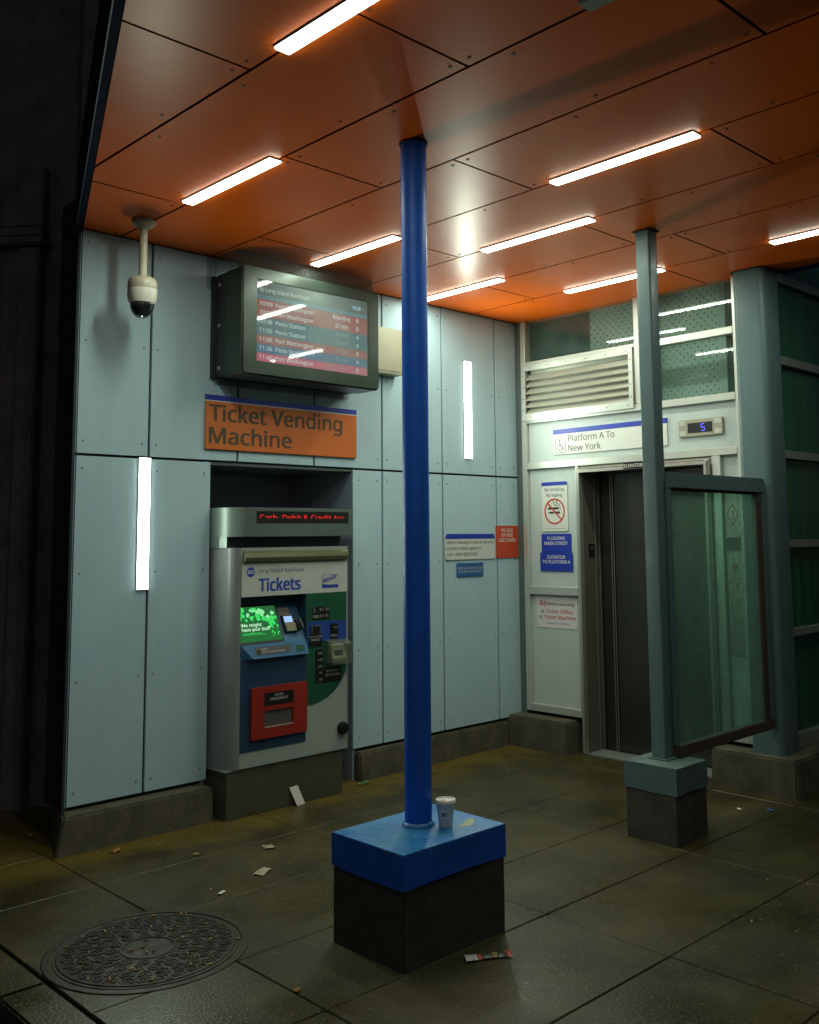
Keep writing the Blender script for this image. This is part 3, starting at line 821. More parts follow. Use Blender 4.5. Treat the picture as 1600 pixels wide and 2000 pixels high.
for k in range(26):
    a = random.uniform(3.3, 5.2); z = random.choice((random.uniform(0.46, 1.3), random.uniform(0.46, 3.2)))
    flake(Vector((-3.172+0.0582*math.cos(a), -2.172+0.0582*math.sin(a), z)), Vector((-math.sin(a), math.cos(a), 0)), Z_, Vector((math.cos(a), math.sin(a), 0)), random.uniform(0.001, 0.004))
stuff(mb.build('paint_chips', 'worn_blue', bp_))

gp = thing('grey_post', (-1.33, -2.2, 0.0), 'square grey-green post on a small grey-capped concrete block', 'post')
base_block(gp, -1.485, -1.174, -2.366, -2.034, 0.4014, 0.265, 'grey_paint', 'grey_paint_top', 0.005)
MB().prism(rrect(-1.347, -1.255, -2.215, -2.120, 0.012, 3), 0.404, H-0.0005).build('shaft', 'grey_paint', gp, smooth=30)
MB().box(-1.365, -1.237, -2.233, -2.102, 0.4046, 0.412, bevel=0.003).build('foot_plate', 'grey_paint_top', gp)
MB().box(-1.357, -1.245, -2.225, -2.110, H-0.006, H-0.001).build('ceiling_collar', 'joint_black', gp)

ws = thing('wind_screen', (-0.69, -2.222, 0.41), 'grey-framed green glass screen with rusty lower edge beside the grey post', 'glass screen')
YW = -2.222
def wrail(x0, x1, z0, z1, m, name='frame_rail', dy=0.026):
    return MB().box(x0, x1, YW-dy, YW+dy, z0, z1, bevel=0.004).build(name, m, ws)
mb = MB()
mb.prism([(-1.2535, 1.910), (-0.239, 1.910), (-0.131, 1.910), (-0.131, 1.975), (-0.158, 2.000), (-1.2535, 2.000)], YW-0.028, YW+0.028, 'y', bevel=0.003)
mb.build('frame_rail', 'grey_paint', ws)
wrail(-0.239+0.06, -0.131, 0.470, 1.9095, 'grey_paint', 'frame_stile', 0.028)
wrail(-0.239, -0.1795, 0.470, 1.9095, 'rust', 'glazing_bead', 0.020)
wrail(-1.2535, -1.2395, 0.470, 1.9095, 'grey_paint', 'frame_stile', 0.020)
wrail(-1.2535, -0.131, 0.410, 0.4695, 'rust')
MB().box(-1.2390, -0.2395, YW-0.004, YW+0.004, 0.470, 1.9095).build('pane', 'screen_glass', ws)
MB().box(-1.2390, -0.2395, YW-0.019, YW-0.006, 1.893, 1.9092).build('glazing_bead', 'joint_black', ws)
MB().box(-1.2535, -1.10, YW-0.012, YW+0.06, 0.404, 0.4095).build('bracket', 'rust', ws)
# drips and scratches on the pane: small real ridges of grime
random.seed(11)
mb = MB()
for k in range(110):
    if k < 80:
        a = random.uniform(0, 1)
        xx = -1.02 + 0.32*a + random.gauss(0, 0.05); zz = 1.83 - 0.75*abs(random.gauss(0, 0.55)) - 0.1*a
    else:
        xx = random.uniform(-1.2, -0.27); zz = random.uniform(0.55, 1.85)
    if not (-1.22 < xx < -0.26 and 0.5 < zz < 1.87): continue
    w = random.uniform(0.001, 0.0035); h = random.uniform(0.004, 0.035) if k < 80 else random.uniform(0.002, 0.006)
    mb.box(xx, xx+w, YW-0.0052, YW-0.0042, zz, zz+h)
stuff(mb.build('grime', 'grime', ws))

# ================================================================== SIGNS ON THE PANEL WALL
sg = thing('vending_sign', (-2.335, -0.012, 2.20), 'large orange sign with blue top band above the ticket machine', 'sign')
MB().box(-2.936, -1.735, -0.020, -0.0045, 2.200, 2.499, bevel=0.002).build('board', 'sign_orange', sg)
MB().box(-2.936, -1.735, -0.0205, -0.0045, 2.5065, 2.540, bevel=0.002).build('top_band', 'sign_blue', sg)
MB().box(-2.936, -1.735, -0.0195, -0.0045, 2.4993, 2.5062).build('white_line', 'sign_white', sg)
text('Ticket Vending', 'ink_brown', sg, -2.915, 2.378, 0.102, 'y', -0.0206, width=1.05, bold=0.022)
text('Machine', 'ink_brown', sg, -2.915, 2.236, 0.102, 'y', -0.0206, width=0.625, bold=0.022)

sg = thing('service_sign', (-0.58, -0.008, 1.47), 'white rounded sign with blue band about the elevator being out of service', 'sign')
MB().prism(rrect(-0.857, -0.306, 1.470, 1.667, 0.022, 4), -0.010, -0.0038, 'y').build('board', 'sign_white', sg)
MB().prism([(-0.857, 1.628), (-0.306, 1.628)] + [p for p in rrect(-0.857, -0.306, 1.470, 1.667, 0.022, 4) if p[1] > 1.6445], -0.0112, -0.0102, 'y').build('top_band', 'sign_blue', sg)
for i, (s, w) in enumerate((('When elevator is out of service', 0.520), ('contact ticket agent or', 0.385), ('call 1-800-828-5540', 0.338))):
    text(s, 'ink_black', sg, -0.842, 1.590-0.0455*i, 0.024, 'y', -0.0108, width=w, bold=0.008)
sg = thing('access_plate', (-0.586, -0.006, 1.336), 'small teal-blue plate below the white out of service sign', 'sign')
MB().box(-0.735, -0.437, -0.0075, -0.0038, 1.336, 1.442, bevel=0.001).build('board', 'sign_teal', sg)
text('REMOVABLE ACCESS PANEL FOR', 'ink_white', sg, -0.586, 1.394, 0.018, 'y', -0.0082, width=0.272, align='C', bold=0.0)
text('ROOF DRAIN C/O & ELEC BOX', 'ink_white', sg, -0.586, 1.367, 0.018, 'y', -0.0082, width=0.258, align='C', bold=0.0)
sg = thing('fire_sign', (-0.15, -0.006, 1.471), 'red-orange fire stairs sign at the wall corner', 'sign')
MB().box(-0.282, -0.018, -0.0085, -0.0038, 1.471, 1.730, bevel=0.001).build('board', 'sign_red', sg)
for i, (s, w) in enumerate((('IN CASE', 0.140), ('OF FIRE', 0.140), ('USE STAIRS', 0.210))):
    text(s, 'sign_white', sg, -0.150, 1.680-0.040*i, 0.0275, 'y', -0.0092, width=w, align='C', bold=0.016)

# ================================================================== SIGNS ON THE LIFT FRONT
sg = thing('platform_sign', (0.008, -0.95, 2.285), 'white and blue wheelchair platform sign above the elevator doors', 'sign')
MB().box(0.002, 0.0115, -1.44, -0.386, 2.288, 2.489, bevel=0.001).build('board', 'sign_white', sg)
MB().box(0.0008, 0.0115, -1.4405, -0.3855, 2.451, 2.4895).build('top_band', 'sign_blue', sg)
text('Platform A To', 'ink_grey', sg, -0.535, 2.385, 0.050, 'x', 0.0014, width=0.445, bold=0.016)
text('New York', 'ink_grey', sg, -0.535, 2.307, 0.050, 'x', 0.0014, width=0.315, bold=0.016)
mb = MB()   # wheelchair symbol in a square outline
def yz_bar(p0, p1, w, x0=0.0008, x1=0.0018):
    p0 = Vector((p0[0], p0[1])); p1 = Vector((p1[0], p1[1])); d_ = (p1-p0).normalized(); n__ = Vector((-d_.y, d_.x))*w/2
    mb.prism([tuple(p0-n__), tuple(p1-n__), tuple(p1+n__), tuple(p0+n__)], x0, x1, 'x')
C0 = (-0.457, 2.357)   # centre; a grows to the right = -y
def W(a, z): return (C0[0]-a, C0[1]+z)
for a, c in (((-.05, -.055), (.05, -.055)), ((-.05, .055), (.05, .055)), ((-.05, -.055), (-.05, .055)), ((.05, -.055), (.05, .055))): yz_bar(W(*a), W(*c), 0.004)
yz_bar(W(-.008, .028), W(-.004, -.004), 0.008); yz_bar(W(-.004, -.004), W(.018, -.006), 0.007); yz_bar(W(.018, -.006), W(.027, -.032), 0.007); yz_bar(W(.027, -.032), W(.036, -.029), 0.006); yz_bar(W(-.006, .014), W(.012, .012), 0.005)
for k in range(12):
    a0 = R(120+20*k); a1 = R(120+20*(k+1))
    yz_bar(W(-.005+.023*math.cos(a0), -.014+.023*math.sin(a0)), W(-.005+.023*math.cos(a1), -.014+.023*math.sin(a1)), 0.005)
mb.cyl((0.0018, W(-.010, .040)[0], W(-.010, .040)[1]), (0.0008, W(-.010, .040)[0], W(-.010, .040)[1]), 0.008, 10)
mb.build('wheelchair_symbol', 'ink_grey', sg)

fi = thing('floor_indicator', (0.0, -1.715, 2.333), 'steel floor indicator with blue digit above the elevator doors', 'indicator')
MB().box(-0.006, 0.0115, -1.891, -1.540, 2.333, 2.455, bevel=0.003).build('plate', 'silver_box', fi)
MB().box(-0.0085, -0.0055, -1.811, -1.616, 2.358, 2.430, bevel=0.001).build('window', 'tvm_black', fi)
mb = MB()
for yy in (-1.575, -1.856):
    for zz in (2.358, 2.430):
        mb.box(-0.008, -0.0055, yy-0.026, yy+0.026, zz-0.017, zz+0.017, bevel=0.001, seg=1)
mb.build('corner_tab', 'alu', fi)
mb = MB()   # seven-segment five
yc, zc, w_, h_ = -1.738, 2.394, 0.013, 0.024
def seg7(a0, z0, a1, z1):
    mb.box(-0.0095, -0.0088, yc-a0, yc-a1, zc+z0, zc+z1)
seg7(-w_, h_-.0025, w_, h_+.0025); seg7(-w_, -.0025, w_, .0025); seg7(-w_, -h_-.0025, w_, -h_+.0025)
seg7(-w_-.0025, .003, -w_+.0025, h_-.003); seg7(w_-.0025, -h_+.003, w_+.0025, -.003)
mb.build('digit', 'led_blue', fi)

sg = thing('elevator_label', (-0.03, -1.17, 2.14), 'small black label reading elevator on the door lintel', 'sign')
MB().box(-0.0495, -0.0465, -1.262, -1.088, 2.134, 2.178).build('board', 'label_black', sg)
text('ELEVATOR', 'ink_white', sg, -1.094, 2.1425, 0.026, 'x', -0.0502, width=0.160, bold=0.014)

sg = thing('no_smoking_sign', (0.008, -0.38, 1.678), 'white no smoking sign with red prohibition ring and blue band', 'sign')
MB().prism(rrect(-0.511, -0.250, 1.680, 2.074, 0.014, 3), 0.004, 0.0115, 'x').build('board', 'sign_white', sg)
MB().prism([(-0.511, 2.044), (-0.250, 2.044)] + [p for p in rrect(-0.511, -0.250, 1.680, 2.074, 0.014, 3) if p[1] > 2.059], 0.0030, 0.0038, 'x').build('top_band', 'sign_blue', sg)
text('No Smoking', 'ink_black', sg, -0.3805, 2.000, 0.0255, 'x', 0.0034, width=0.195, align='C', bold=0.006)
text('No Vaping', 'ink_black', sg, -0.3805, 1.955, 0.0255, 'x', 0.0034, width=0.160, align='C', bold=0.006)
mb = MB(); _a = -0.100
while _a < 0.095:
    _w = random.uniform(0.004, 0.014); mb.box(0.0032, 0.0037, -0.3805-_a, -0.3805-_a-_w, 1.7005, 1.7035); _a += _w+0.004
mb.build('fine_print', 'ink_grey', sg)
C0 = (-0.3805, 1.838); ring = 0.104
mb = MB()
yz_bar(W(-.066, .024), W(.040, .024), 0.018, 0.0030, 0.0036)
yz_bar(W(.045, .024), W(.0495, .024), 0.018, 0.0030, 0.0036); yz_bar(W(.056, .024), W(.0605, .024), 0.018, 0.0030, 0.0036)
yz_bar(W(-.068, -.010), W(-.050, -.010), 0.006, 0.0030, 0.0036); yz_bar(W(-.050, -.010), W(-.010, -.010), 0.016, 0.0030, 0.0036); yz_bar(W(-.004, -.010), W(.054, -.010), 0.018, 0.0030, 0.0036)
for k in range(9):   # smoke curl
    a0 = R(200-30*k); a1 = R(200-30*(k+1))
    yz_bar(W(.004+.020*math.cos(a0), .085+.016*math.sin(a0)), W(.004+.020*math.cos(a1), .085+.016*math.sin(a1)), 0.005, 0.0030, 0.0036)
for p, q in (((.016, .072), (.030, .060)), ((.030, .060), (.048, .055)), ((.048, .055), (.056, .040)), ((-.012, .078), (.002, .052)), ((.002, .052), (.030, .046)), ((.030, .046), (.036, .038))): yz_bar(W(*p), W(*q), 0.005, 0.0030, 0.0036)
mb.build('cigarette_symbol', 'ink_black', sg)
mb = MB()
for k in range(36):
    a0 = 2*math.pi*k/36; a1 = 2*math.pi*(k+1)/36
    q = [W(r*math.cos(a), r*0.99*math.sin(a)) for r, a in ((ring, a0), (ring, a1), (ring-0.013, a1), (ring-0.013, a0))]
    mb.prism(q, 0.0024, 0.0029, 'x')
yz_bar(W(-.068, .066), W(.068, -.066), 0.013, 0.0022, 0.0029)
mb.build('prohibition_ring', 'ink_red', sg)

sg = thing('street_sign', (0.008, -0.386, 1.514), 'upper blue plate naming the street below the no smoking sign', 'sign')
MB().box(0.0065, 0.0115, -0.538, -0.236, 1.516, 1.660, bevel=0.001).build('board', 'sign_blue', sg)
text('FLUSHING', 'ink_white', sg, -0.387, 1.612, 0.0265, 'x', 0.0058, width=0.178, align='C', bold=0.016)
text('MAIN STREET', 'ink_white', sg, -0.387, 1.572, 0.0265, 'x', 0.0058, width=0.236, align='C', bold=0.016)
sg = thing('lift_sign', (0.006, -0.386, 1.366), 'lower blue plate pointing to the platform elevator', 'sign')
MB().box(0.0030, 0.0060, -0.550, -0.222, 1.366, 1.513, bevel=0.001).build('board', 'sign_blue', sg)
text('ELEVATOR', 'ink_white', sg, -0.387, 1.463, 0.0265, 'x', 0.0023, width=0.180, align='C', bold=0.016)
text('TO PLATFORM A', 'ink_white', sg, -0.387, 1.426, 0.0265, 'x', 0.0023, width=0.280, align='C', bold=0.016)
sg = thing('paper_notice', (0.008, -0.375, 0.918), 'pale pink printed notice with red lettering on the lower white panel', 'notice')
MB().box(0.0085, 0.0115, -0.578, -0.172, 0.920, 1.168).build('sheet', 'paper_pink', sg)
text('Buy', 'ink_red', sg, -0.200, 1.095, 0.042, 'x', 0.0078, width=0.083, bold=0.02, shear=0.25)
text('Before Boarding', 'ink_black', sg, -0.282, 1.097, 0.021, 'x', 0.0076, width=0.272, bold=0.014, shear=0.3)
text('at', 'ink_black', sg, -0.219, 1.035, 0.028, 'x', 0.0078, width=0.032, bold=0.010)
text('Ticket Office', 'ink_red', sg, -0.268, 1.035, 0.028, 'x', 0.0078, width=0.268, bold=0.012)
text('or', 'ink_black', sg, -0.196, 0.990, 0.028, 'x', 0.0078, width=0.036, bold=0.010)
text('Ticket Machine', 'ink_red', sg, -0.246, 0.990, 0.028, 'x', 0.0078, width=0.318, bold=0.012)
text('Located at Station Plaza', 'ink_grey', sg, -0.386, 0.950, 0.014, 'x', 0.0078, width=0.235, align='C', bold=0.004, shear=0.1)

# ================================================================== DEPARTURE SCREEN
tv = thing('departure_screen', (-2.34, 0.0, 2.635), 'dark boxed departure screen with red and blue rows mounted over the orange sign', 'screen')
TX0, TX1, TZ0, TZ1, TD = -2.885, -1.793, 2.636, 3.312, -0.335
SX0, SX1, SZ0, SZ1 = -2.780, -1.890, 2.726, 3.238
mb = MB()   # hollow front bezel with rounded corners
outer = rrect(TX0, TX1, TZ0, TZ1, 0.030, 6)
inner = rrect(SX0, SX1, SZ0, SZ1, 0.004, 6)
n = len(outer)
fo = [mb.bm.verts.new((p[0], TD, p[1])) for p in outer]; fi_ = [mb.bm.verts.new((p[0], TD, p[1])) for p in inner]
bo = [mb.bm.verts.new((p[0], TD+0.20, p[1])) for p in outer]; bi = [mb.bm.verts.new((p[0], TD+0.018, p[1])) for p in inner]
for i in range(n):
    j = (i+1) % n
    mb.bm.faces.new((fo[i], fo[j], fi_[j], fi_[i])); mb.bm.faces.new((bo[j], bo[i], fo[i], fo[j])); mb.bm.faces.new((fi_[i], fi_[j], bi[j], bi[i]))
mb.bm.faces.new(bo)
bmesh.ops.bevel(mb.bm, geom=[e for e in mb.bm.edges if all(abs(v.co.y-TD) < 1e-6 for v in e.verts) and all(v in fo for v in e.verts)], offset=0.010, segments=3, affect='EDGES')
mb.build('case', 'tv_case', tv, smooth=35)
MB().box(TX0+0.012, TX1-0.012, TD+0.202, -0.030, TZ0+0.012, TZ1-0.012).build('back_box', 'tv_side', tv)
fl = MB().box(TX0+0.004, TX0+0.0115, -0.125, -0.005, TZ0+0.02, TZ1-0.03).build('wall_bracket', 'tv_side', tv)
MB().box(TX0-0.02, TX1-0.03, -0.029, -0.005, TZ0+0.01, TZ1-0.02).build('wall_bracket', 'tv_side', tv)
for z in (2.70, 2.97, 3.23):
    MB().cyl((TX0+0.004, -0.075, z), (TX0-0.006, -0.075, z), 0.012, 10).build('bolt', 'rivet_grey', tv)
# picture on the screen: rows and lettering
YS = TD+0.0145
pic = MB().box(SX0, SX1, YS+0.001, YS+0.003, SZ0, SZ1).build('display', 'scr_bg', tv)
rows = [('10:09', 'Port Washington', 'Boarding', 'B', 'scr_red'), ('10:36', 'Port Washington', '27 min', 'B', 'scr_red'), ('10:38', 'Penn Station', '29 min', 'A', 'scr_teal'),
        ('11:05', 'Penn Station', '56 min', 'A', 'scr_teal'), ('11:06', 'Port Washington', '57 min', 'B', 'scr_red'), ('11:36', 'Penn Station', '87 min', 'A', 'scr_blue'), ('11:40', 'Port Washington', '2 hr', 'B', 'scr_pink')]
ztop = 3.118; rh = (ztop-SZ0)/7
MB().box(SX0, SX1, YS-0.0003, YS+0.0009, ztop+0.001, ztop+0.030).build('header_row', 'scr_head', pic)
text('Long Island Rail Road', 'scr_text', pic, -2.710, 3.168, 0.026, 'y', YS-0.001, width=0.330, bold=0.004)
mb = MB(); mb.cyl((-2.738, YS-0.0002, 3.180), (-2.738, YS-0.0012, 3.180), 0.018, 20); mb.build('logo_disc', 'scr_text_dim', pic)
text('10:08', 'scr_clock', pic, -2.020, 3.168, 0.024, 'y', YS-0.001, width=0.072, bold=0.012)
text(':25', 'scr_text_dim', pic, -1.945, 3.168, 0.022, 'y', YS-0.001, width=0.036, bold=0.0)
for s, x, w in (('TIME', -2.712, 0.062), ('DESTINATION', -2.636, 0.165), ('ETD', -2.128, 0.046), ('PLATFORM', -2.025, 0.118)):
    text(s, 'scr_text_dim', pic, x, ztop+0.007, 0.016, 'y', YS-0.001, width=w, bold=0.004)
for i, (t0, ds, et, pf, mm) in enumerate(rows):
    z1 = ztop-i*rh; z0 = z1-rh+0.002
    MB().box(SX0, SX1, YS-0.0003, YS+0.0009, z0, z1).build('row', mm, pic)
    zb = z0+0.016; c = 0.026
    tm = 'scr_text'; em = 'scr_text' if i < 2 else 'scr_text_dim'
    text(t0, tm, pic, -2.752, zb, c, 'y', YS-0.001, width=0.094, bold=0.004)
    text(ds, tm, pic, -2.634, zb, c, 'y', YS-0.001, width=0.292 if 'W' in ds else 0.226, bold=0.004)
    text(et, em, pic, -2.110, zb, c, 'y', YS-0.001, width={'Boarding': 0.142, '2 hr': 0.062}.get(et, 0.104), align='C', bold=0.004)
    text(pf, tm, pic, -1.975, zb, c, 'y', YS-0.001, align='C', bold=0.006)
MB().box(SX0, SX1, TD+0.004, TD+0.007, SZ0, SZ1).build('cover_glass', 'tv_glass', tv)
# bird mesh closing the gap round the box
mb = MB()
def grid(p, u, v, nu, nv, r=0.0011):
    p = Vector(p); u = Vector(u); v = Vector(v)
    for i in range(nu+1):
        mb.cyl(p+u*(i/nu), p+u*(i/nu)+v, r, 4)
    for j in range(nv+1):
        mb.cyl(p+v*(j/nv), p+v*(j/nv)+u, r, 4)
grid((TX0+0.01, TD+0.06, TZ1+0.001), (TX1-TX0-0.02, 0, 0), (0, 0.02, H-TZ1-0.003), 88, 9)
grid((TX0+0.01, TD+0.06, TZ1+0.001), (0, -TD-0.062, 0), (0, 0, H-TZ1-0.003), 24, 9)
grid((TX0-0.045, -0.004, TZ1-0.10), (0.06, 0, 0), (0, 0, H-TZ1+0.094), 5, 17)
grid((TX1-0.01, TD+0.06, TZ1+0.001), (0, -TD-0.062, 0), (0, 0, H-TZ1-0.003), 24, 9)
grid((TX0+0.01, -0.008, TZ0-0.028), (TX1-TX0-0.02, 0, 0), (0, -0.008, 0.036), 88, 3)
stuff(mb.build('bird_mesh', 'mesh_wire', tv))

# ================================================================== JUNCTION BOX
jb_ = thing('junction_box', (-1.46, 0.0, 2.82), 'flat cream metal box on the wall between departure screen and blue post', 'electrical box')
MB().box(-1.70, -1.352, -0.085, -0.0005, 2.820, 3.156, bevel=0.004).build('body', 'silver_box', jb_)
MB().box(-1.69, -1.372, -0.089, -0.0853, 2.840, 3.136, bevel=0.002).build('cover', 'silver_box', jb_)

# ================================================================== DOME CAMERA
dc = thing('security_camera', (-3.546, -0.352, H), 'cream dome security camera hanging from the ceiling on a stem', 'security camera')
CX, CYm = -3.546, -0.352
MB().lathe(CX, CYm, [(0.024, H-0.050), (0.030, H-0.046), (0.062, H-0.022), (0.068, H-0.012), (0.068, H-0.001)], 32).build('ceiling_mount', 'cam_cream', dc, smooth=40)
MB().lathe(CX, CYm, [(0.022, 3.090), (0.022, H-0.048)], 24).build('stem', 'cam_cream', dc, smooth=40)
MB().lathe(CX, CYm, [(0.078, 3.030), (0.080, 3.034), (0.080, 3.066), (0.074, 3.084), (0.058, 3.096), (0.0, 3.099)], 36).build('cap', 'cam_cream', dc, smooth=45)
MB().lathe(CX, CYm, [(0.056, 2.946), (0.070, 2.950), (0.078, 2.975), (0.081, 3.000), (0.081, 3.0285)], 36).build('body', 'cam_white', dc, smooth=45)
MB().lathe(CX, CYm, [(0.0, 2.866)] + [(0.066*math.sin(R(a)), 2.948-0.082*math.cos(R(a))) for a in range(12, 91, 12)] + [(0.066, 2.949)], 36).build('dome', 'dome_smoke', dc, smooth=60)

# ================================================================== TICKET MACHINE
tm_ = thing('ticket_machine', (-2.42, 0.1, 0.0), 'grey ticket vending machine with green screen and red tray in the wall recess', 'ticket machine')
FY = -0.20
MB().box(-2.866, -1.995, -0.188, 0.50, 0.0, 0.274, bevel=0.003).build('base', 'tvm_base', tm_)
LX, RXX = -2.852, -1.962
def left_profile(x1, r=0.05):
    pts = [(x1, 0.55), (LX-0.02, 0.55)]
    pts += [(LX-0.02, 0.0)]
    for k in range(7):
        a = R(180+90*k/6); pts.append((LX+r+r*math.cos(a), FY+r+r*math.sin(a)))
    pts += [(x1, FY)]
    return pts
sd = MB().prism(left_profile(-2.786), 0.284, 1.590).build('side_cheek', 'tvm_side', tm_, smooth=30)
body = MB()
body.box(-2.7855, RXX, FY, 0.55, 0.284, 0.9195); body.box(-2.7855, RXX, FY, 0.55, 1.2965, 1.590)
body.box(-2.2995, RXX, FY, 0.55, 0.92, 1.296)
body.build('body', 'tvm_white', tm_)
MB().box(RXX-0.004, RXX+0.0015, FY-0.003, 0.3, 0.286, 1.588).build('edge_strip', 'tvm_side', tm_)
MB().box(-2.7855, -2.2995, 0.02, 0.04, 0.92, 1.296).build('niche_back', 'tvm_blue', tm_)
MB().box(-2.3005, -2.2998, FY+0.001, 0.02, 0.92, 1.296).build('niche_side', 'tvm_blue', tm_)
MB().box(-2.7855, -2.3, FY+0.002, 0.02, 1.2940, 1.2962).build('niche_top', 'tvm_blue', tm_)
MB().box(-2.88, -1.99, -0.192, 0.3, 0.2745, 0.2835).build('shadow_gap', 'tvm_side', tm_)
# neck and header
MB().box(-2.856, -1.966, -0.13, 0.5, 1.5905, 1.6565).build('neck', 'tvm_neck', tm_)
prof = [(-1.947, 0.45), (-2.884, 0.45), (-2.884, 0.0)]
for k in range(9):
    a = R(180+90*k/8); prof.append((-2.735+0.149*math.cos(a), 0.0-0.0+0.23*math.sin(a)))
prof += [(-1.947, -0.23)]
hd = MB().prism(prof, 1.657, 1.836, bevel=0.004).build('header', 'tvm_steel', tm_, smooth=25)
prof2 = [(-2.852, 0.45), (-2.884, 0.45), (-2.884, 0.0), (-2.872, -0.09), (-2.852, -0.14)]
MB().prism(prof2, 1.5905, 1.6568).build('header_cheek', 'tvm_steel', tm_)
MB().box(-2.700, -1.980, -0.2335, -0.2302, 1.742, 1.814, bevel=0.001).build('led_window', 'tvm_black', hd)
text('Cash, Debit & Credit Acc', 'led_red', hd, -2.678, 1.756, 0.036, 'y', -0.2342, width=0.660, bold=0.0, clip_above=0.42, name='led_lettering')
# visor lamp housing
vz = MB().prism([(FY-0.001, 1.502), (FY-0.022, 1.506), (FY-0.030, 1.530), (FY-0.024, 1.556), (FY-0.001, 1.572)], -2.774, -1.976, 'x').build('visor', 'tvm_visor', tm_)
# printed header
hdp = MB().box(-2.784, -1.968, FY-0.004, FY-0.0005, 1.2925, 1.490, bevel=0.001).build('title_panel', 'tvm_header', tm_)
mb = MB(); mb.cyl((-2.720, FY-0.0042, 1.442), (-2.720, FY-0.0050, 1.442), 0.030, 28); mb.build('logo_disc', 'ink_blue', hdp)
text('MTA', 'ink_white', hdp, -2.720, 1.430, 0.024, 'y', FY-0.0056, width=0.046, align='C', bold=0.02, shear=0.15)
text('Long Island Rail Road', 'ink_navy', hdp, -2.669, 1.436, 0.024, 'y', FY-0.0046, width=0.342, bold=0.004)
text('Tickets', 'ink_blue', hdp, -2.665, 1.322, 0.078, 'y', FY-0.0046, width=0.318, bold=0.03)
MB().box(-2.177, -2.044, FY-0.0050, FY-0.0041, 1.322, 1.408).build('card_logo', 'ink_blue', hdp)
MB().prism([(-2.174, 1.349), (-2.128, 1.343), (-2.047, 1.343), (-2.047, 1.405), (-2.174, 1.405)], FY-0.0056, FY-0.0051, 'y').build('card_logo', 'tvm_header', hdp)
text('MetroCard', 'ink_blue', hdp, 0, 0, 0.030, 'y', 0, width=0.118, bold=0.02, shear=0.3, frame=(Vector((-2.172, FY-0.0058, 1.352)), Vector((0.955, 0, 0.295)), Vector((0, 0, 1)), Vector((0, -1, 0))))
# sloping console with the screen
SL0 = Vector((0, -0.198, 1.000)); SL1 = Vector((0, -0.085, 1.236))
up = (SL1-SL0).normalized(); nrm = Vector((0, -up.z, up.y))
def con(x0, x1, v0, v1, lift0, lift1, name, m, parent):
    pts = []
    for l_ in (lift0, lift1):
        for x, v in ((x0, v0), (x1, v0), (x1, v1), (x0, v1)):
            w = SL0 + up*v + nrm*l_; pts.append((x, w.y, w.z))
    return MB().hexa(pts).build(name, m, parent)
VL = (SL1-SL0).length
cs = con(-2.785, -2.3006, 0.0, VL, -0.012, 0.0, 'console', 'tvm_blue_lit', tm_)
MB().hexa([(-2.785, SL1.y-0.004, SL1.z-0.004), (-2.3006, SL1.y-0.004, SL1.z-0.004), (-2.3006, 0.019, SL1.z-0.004), (-2.785, 0.019, SL1.z-0.004),
           (-2.785, SL1.y+0.004, 1.2939), (-2.3006, SL1.y+0.004, 1.2939), (-2.3006, 0.019, 1.2939), (-2.785, 0.019, 1.2939)]).build('console_top', 'tvm_blue', tm_)
con(-2.784, -2.462, 0.008, VL-0.004, 0.0002, 0.004, 'screen_frame', 'tvm_black', cs)
sn = con(-2.776, -2.474, 0.020, VL-0.016, 0.0042, 0.006, 'screen', 'tvm_green_bg', cs)
def sfr(x0, v0): return (SL0 + up*v0 + nrm*0.0064 + Vector((x0, 0, 0)), Vector((1, 0, 0)), up, nrm)
text('We might', 'tvm_green_text', sn, 0, 0, 0.021, 'y', 0, width=0.150, bold=0.012, frame=sfr(-2.752, 0.116))
text('have your stuff', 'tvm_green_text', sn, 0, 0, 0.021, 'y', 0, width=0.205, bold=0.012, frame=sfr(-2.752, 0.088))
random.seed(5)
def blob(cx_, cv_, r, m, lift):
    k = random.randint(7, 9); pts = []
    for i in range(k):
        a = 2*math.pi*i/k; rr_ = r*random.uniform(0.7, 1.1)
        w = SL0 + up*(cv_+rr_*math.sin(a)) + nrm*lift; pts.append((cx_+rr_*math.cos(a), w.y, w.z))
    mbb = bmesh.new()
    return pts
mb = MB(); mb2 = MB()
for k in range(46):
    a = random.random()
    cx_ = -2.765+0.275*a; cv_ = 0.155+random.uniform(0, 0.078) - (0.055*random.random() if a > 0.78 else 0)
    if cv_ < 0.155 and a < 0.7: continue
    tgt = mb if k % 3 else mb2
    pts = blob(cx_, cv_, random.uniform(0.009, 0.020), None, 0.0062+0.00002*k)
    if all(-2.775 < p[0] < -2.475 for p in pts): tgt.bm.faces.new([tgt.bm.verts.new(p) for p in pts])
for k in range(26):
    pts = blob(-2.515+random.uniform(-0.03, 0.03), random.uniform(0.045, 0.17), random.uniform(0.003, 0.010), None, 0.0072+0.00002*k)
    if all(-2.775 < p[0] < -2.475 for p in pts): mb.bm.faces.new([mb.bm.verts.new(p) for p in pts])
mb.build('screen_graphic', 'tvm_green_hi', sn); mb2.build('screen_graphic', 'tvm_green_pale', sn)
for v in (0.072, 0.064): con(-2.752, -2.752+random.uniform(0.10, 0.17), v, v+0.003, 0.0062, 0.0065, 'screen_line', 'tvm_green_hi', sn)
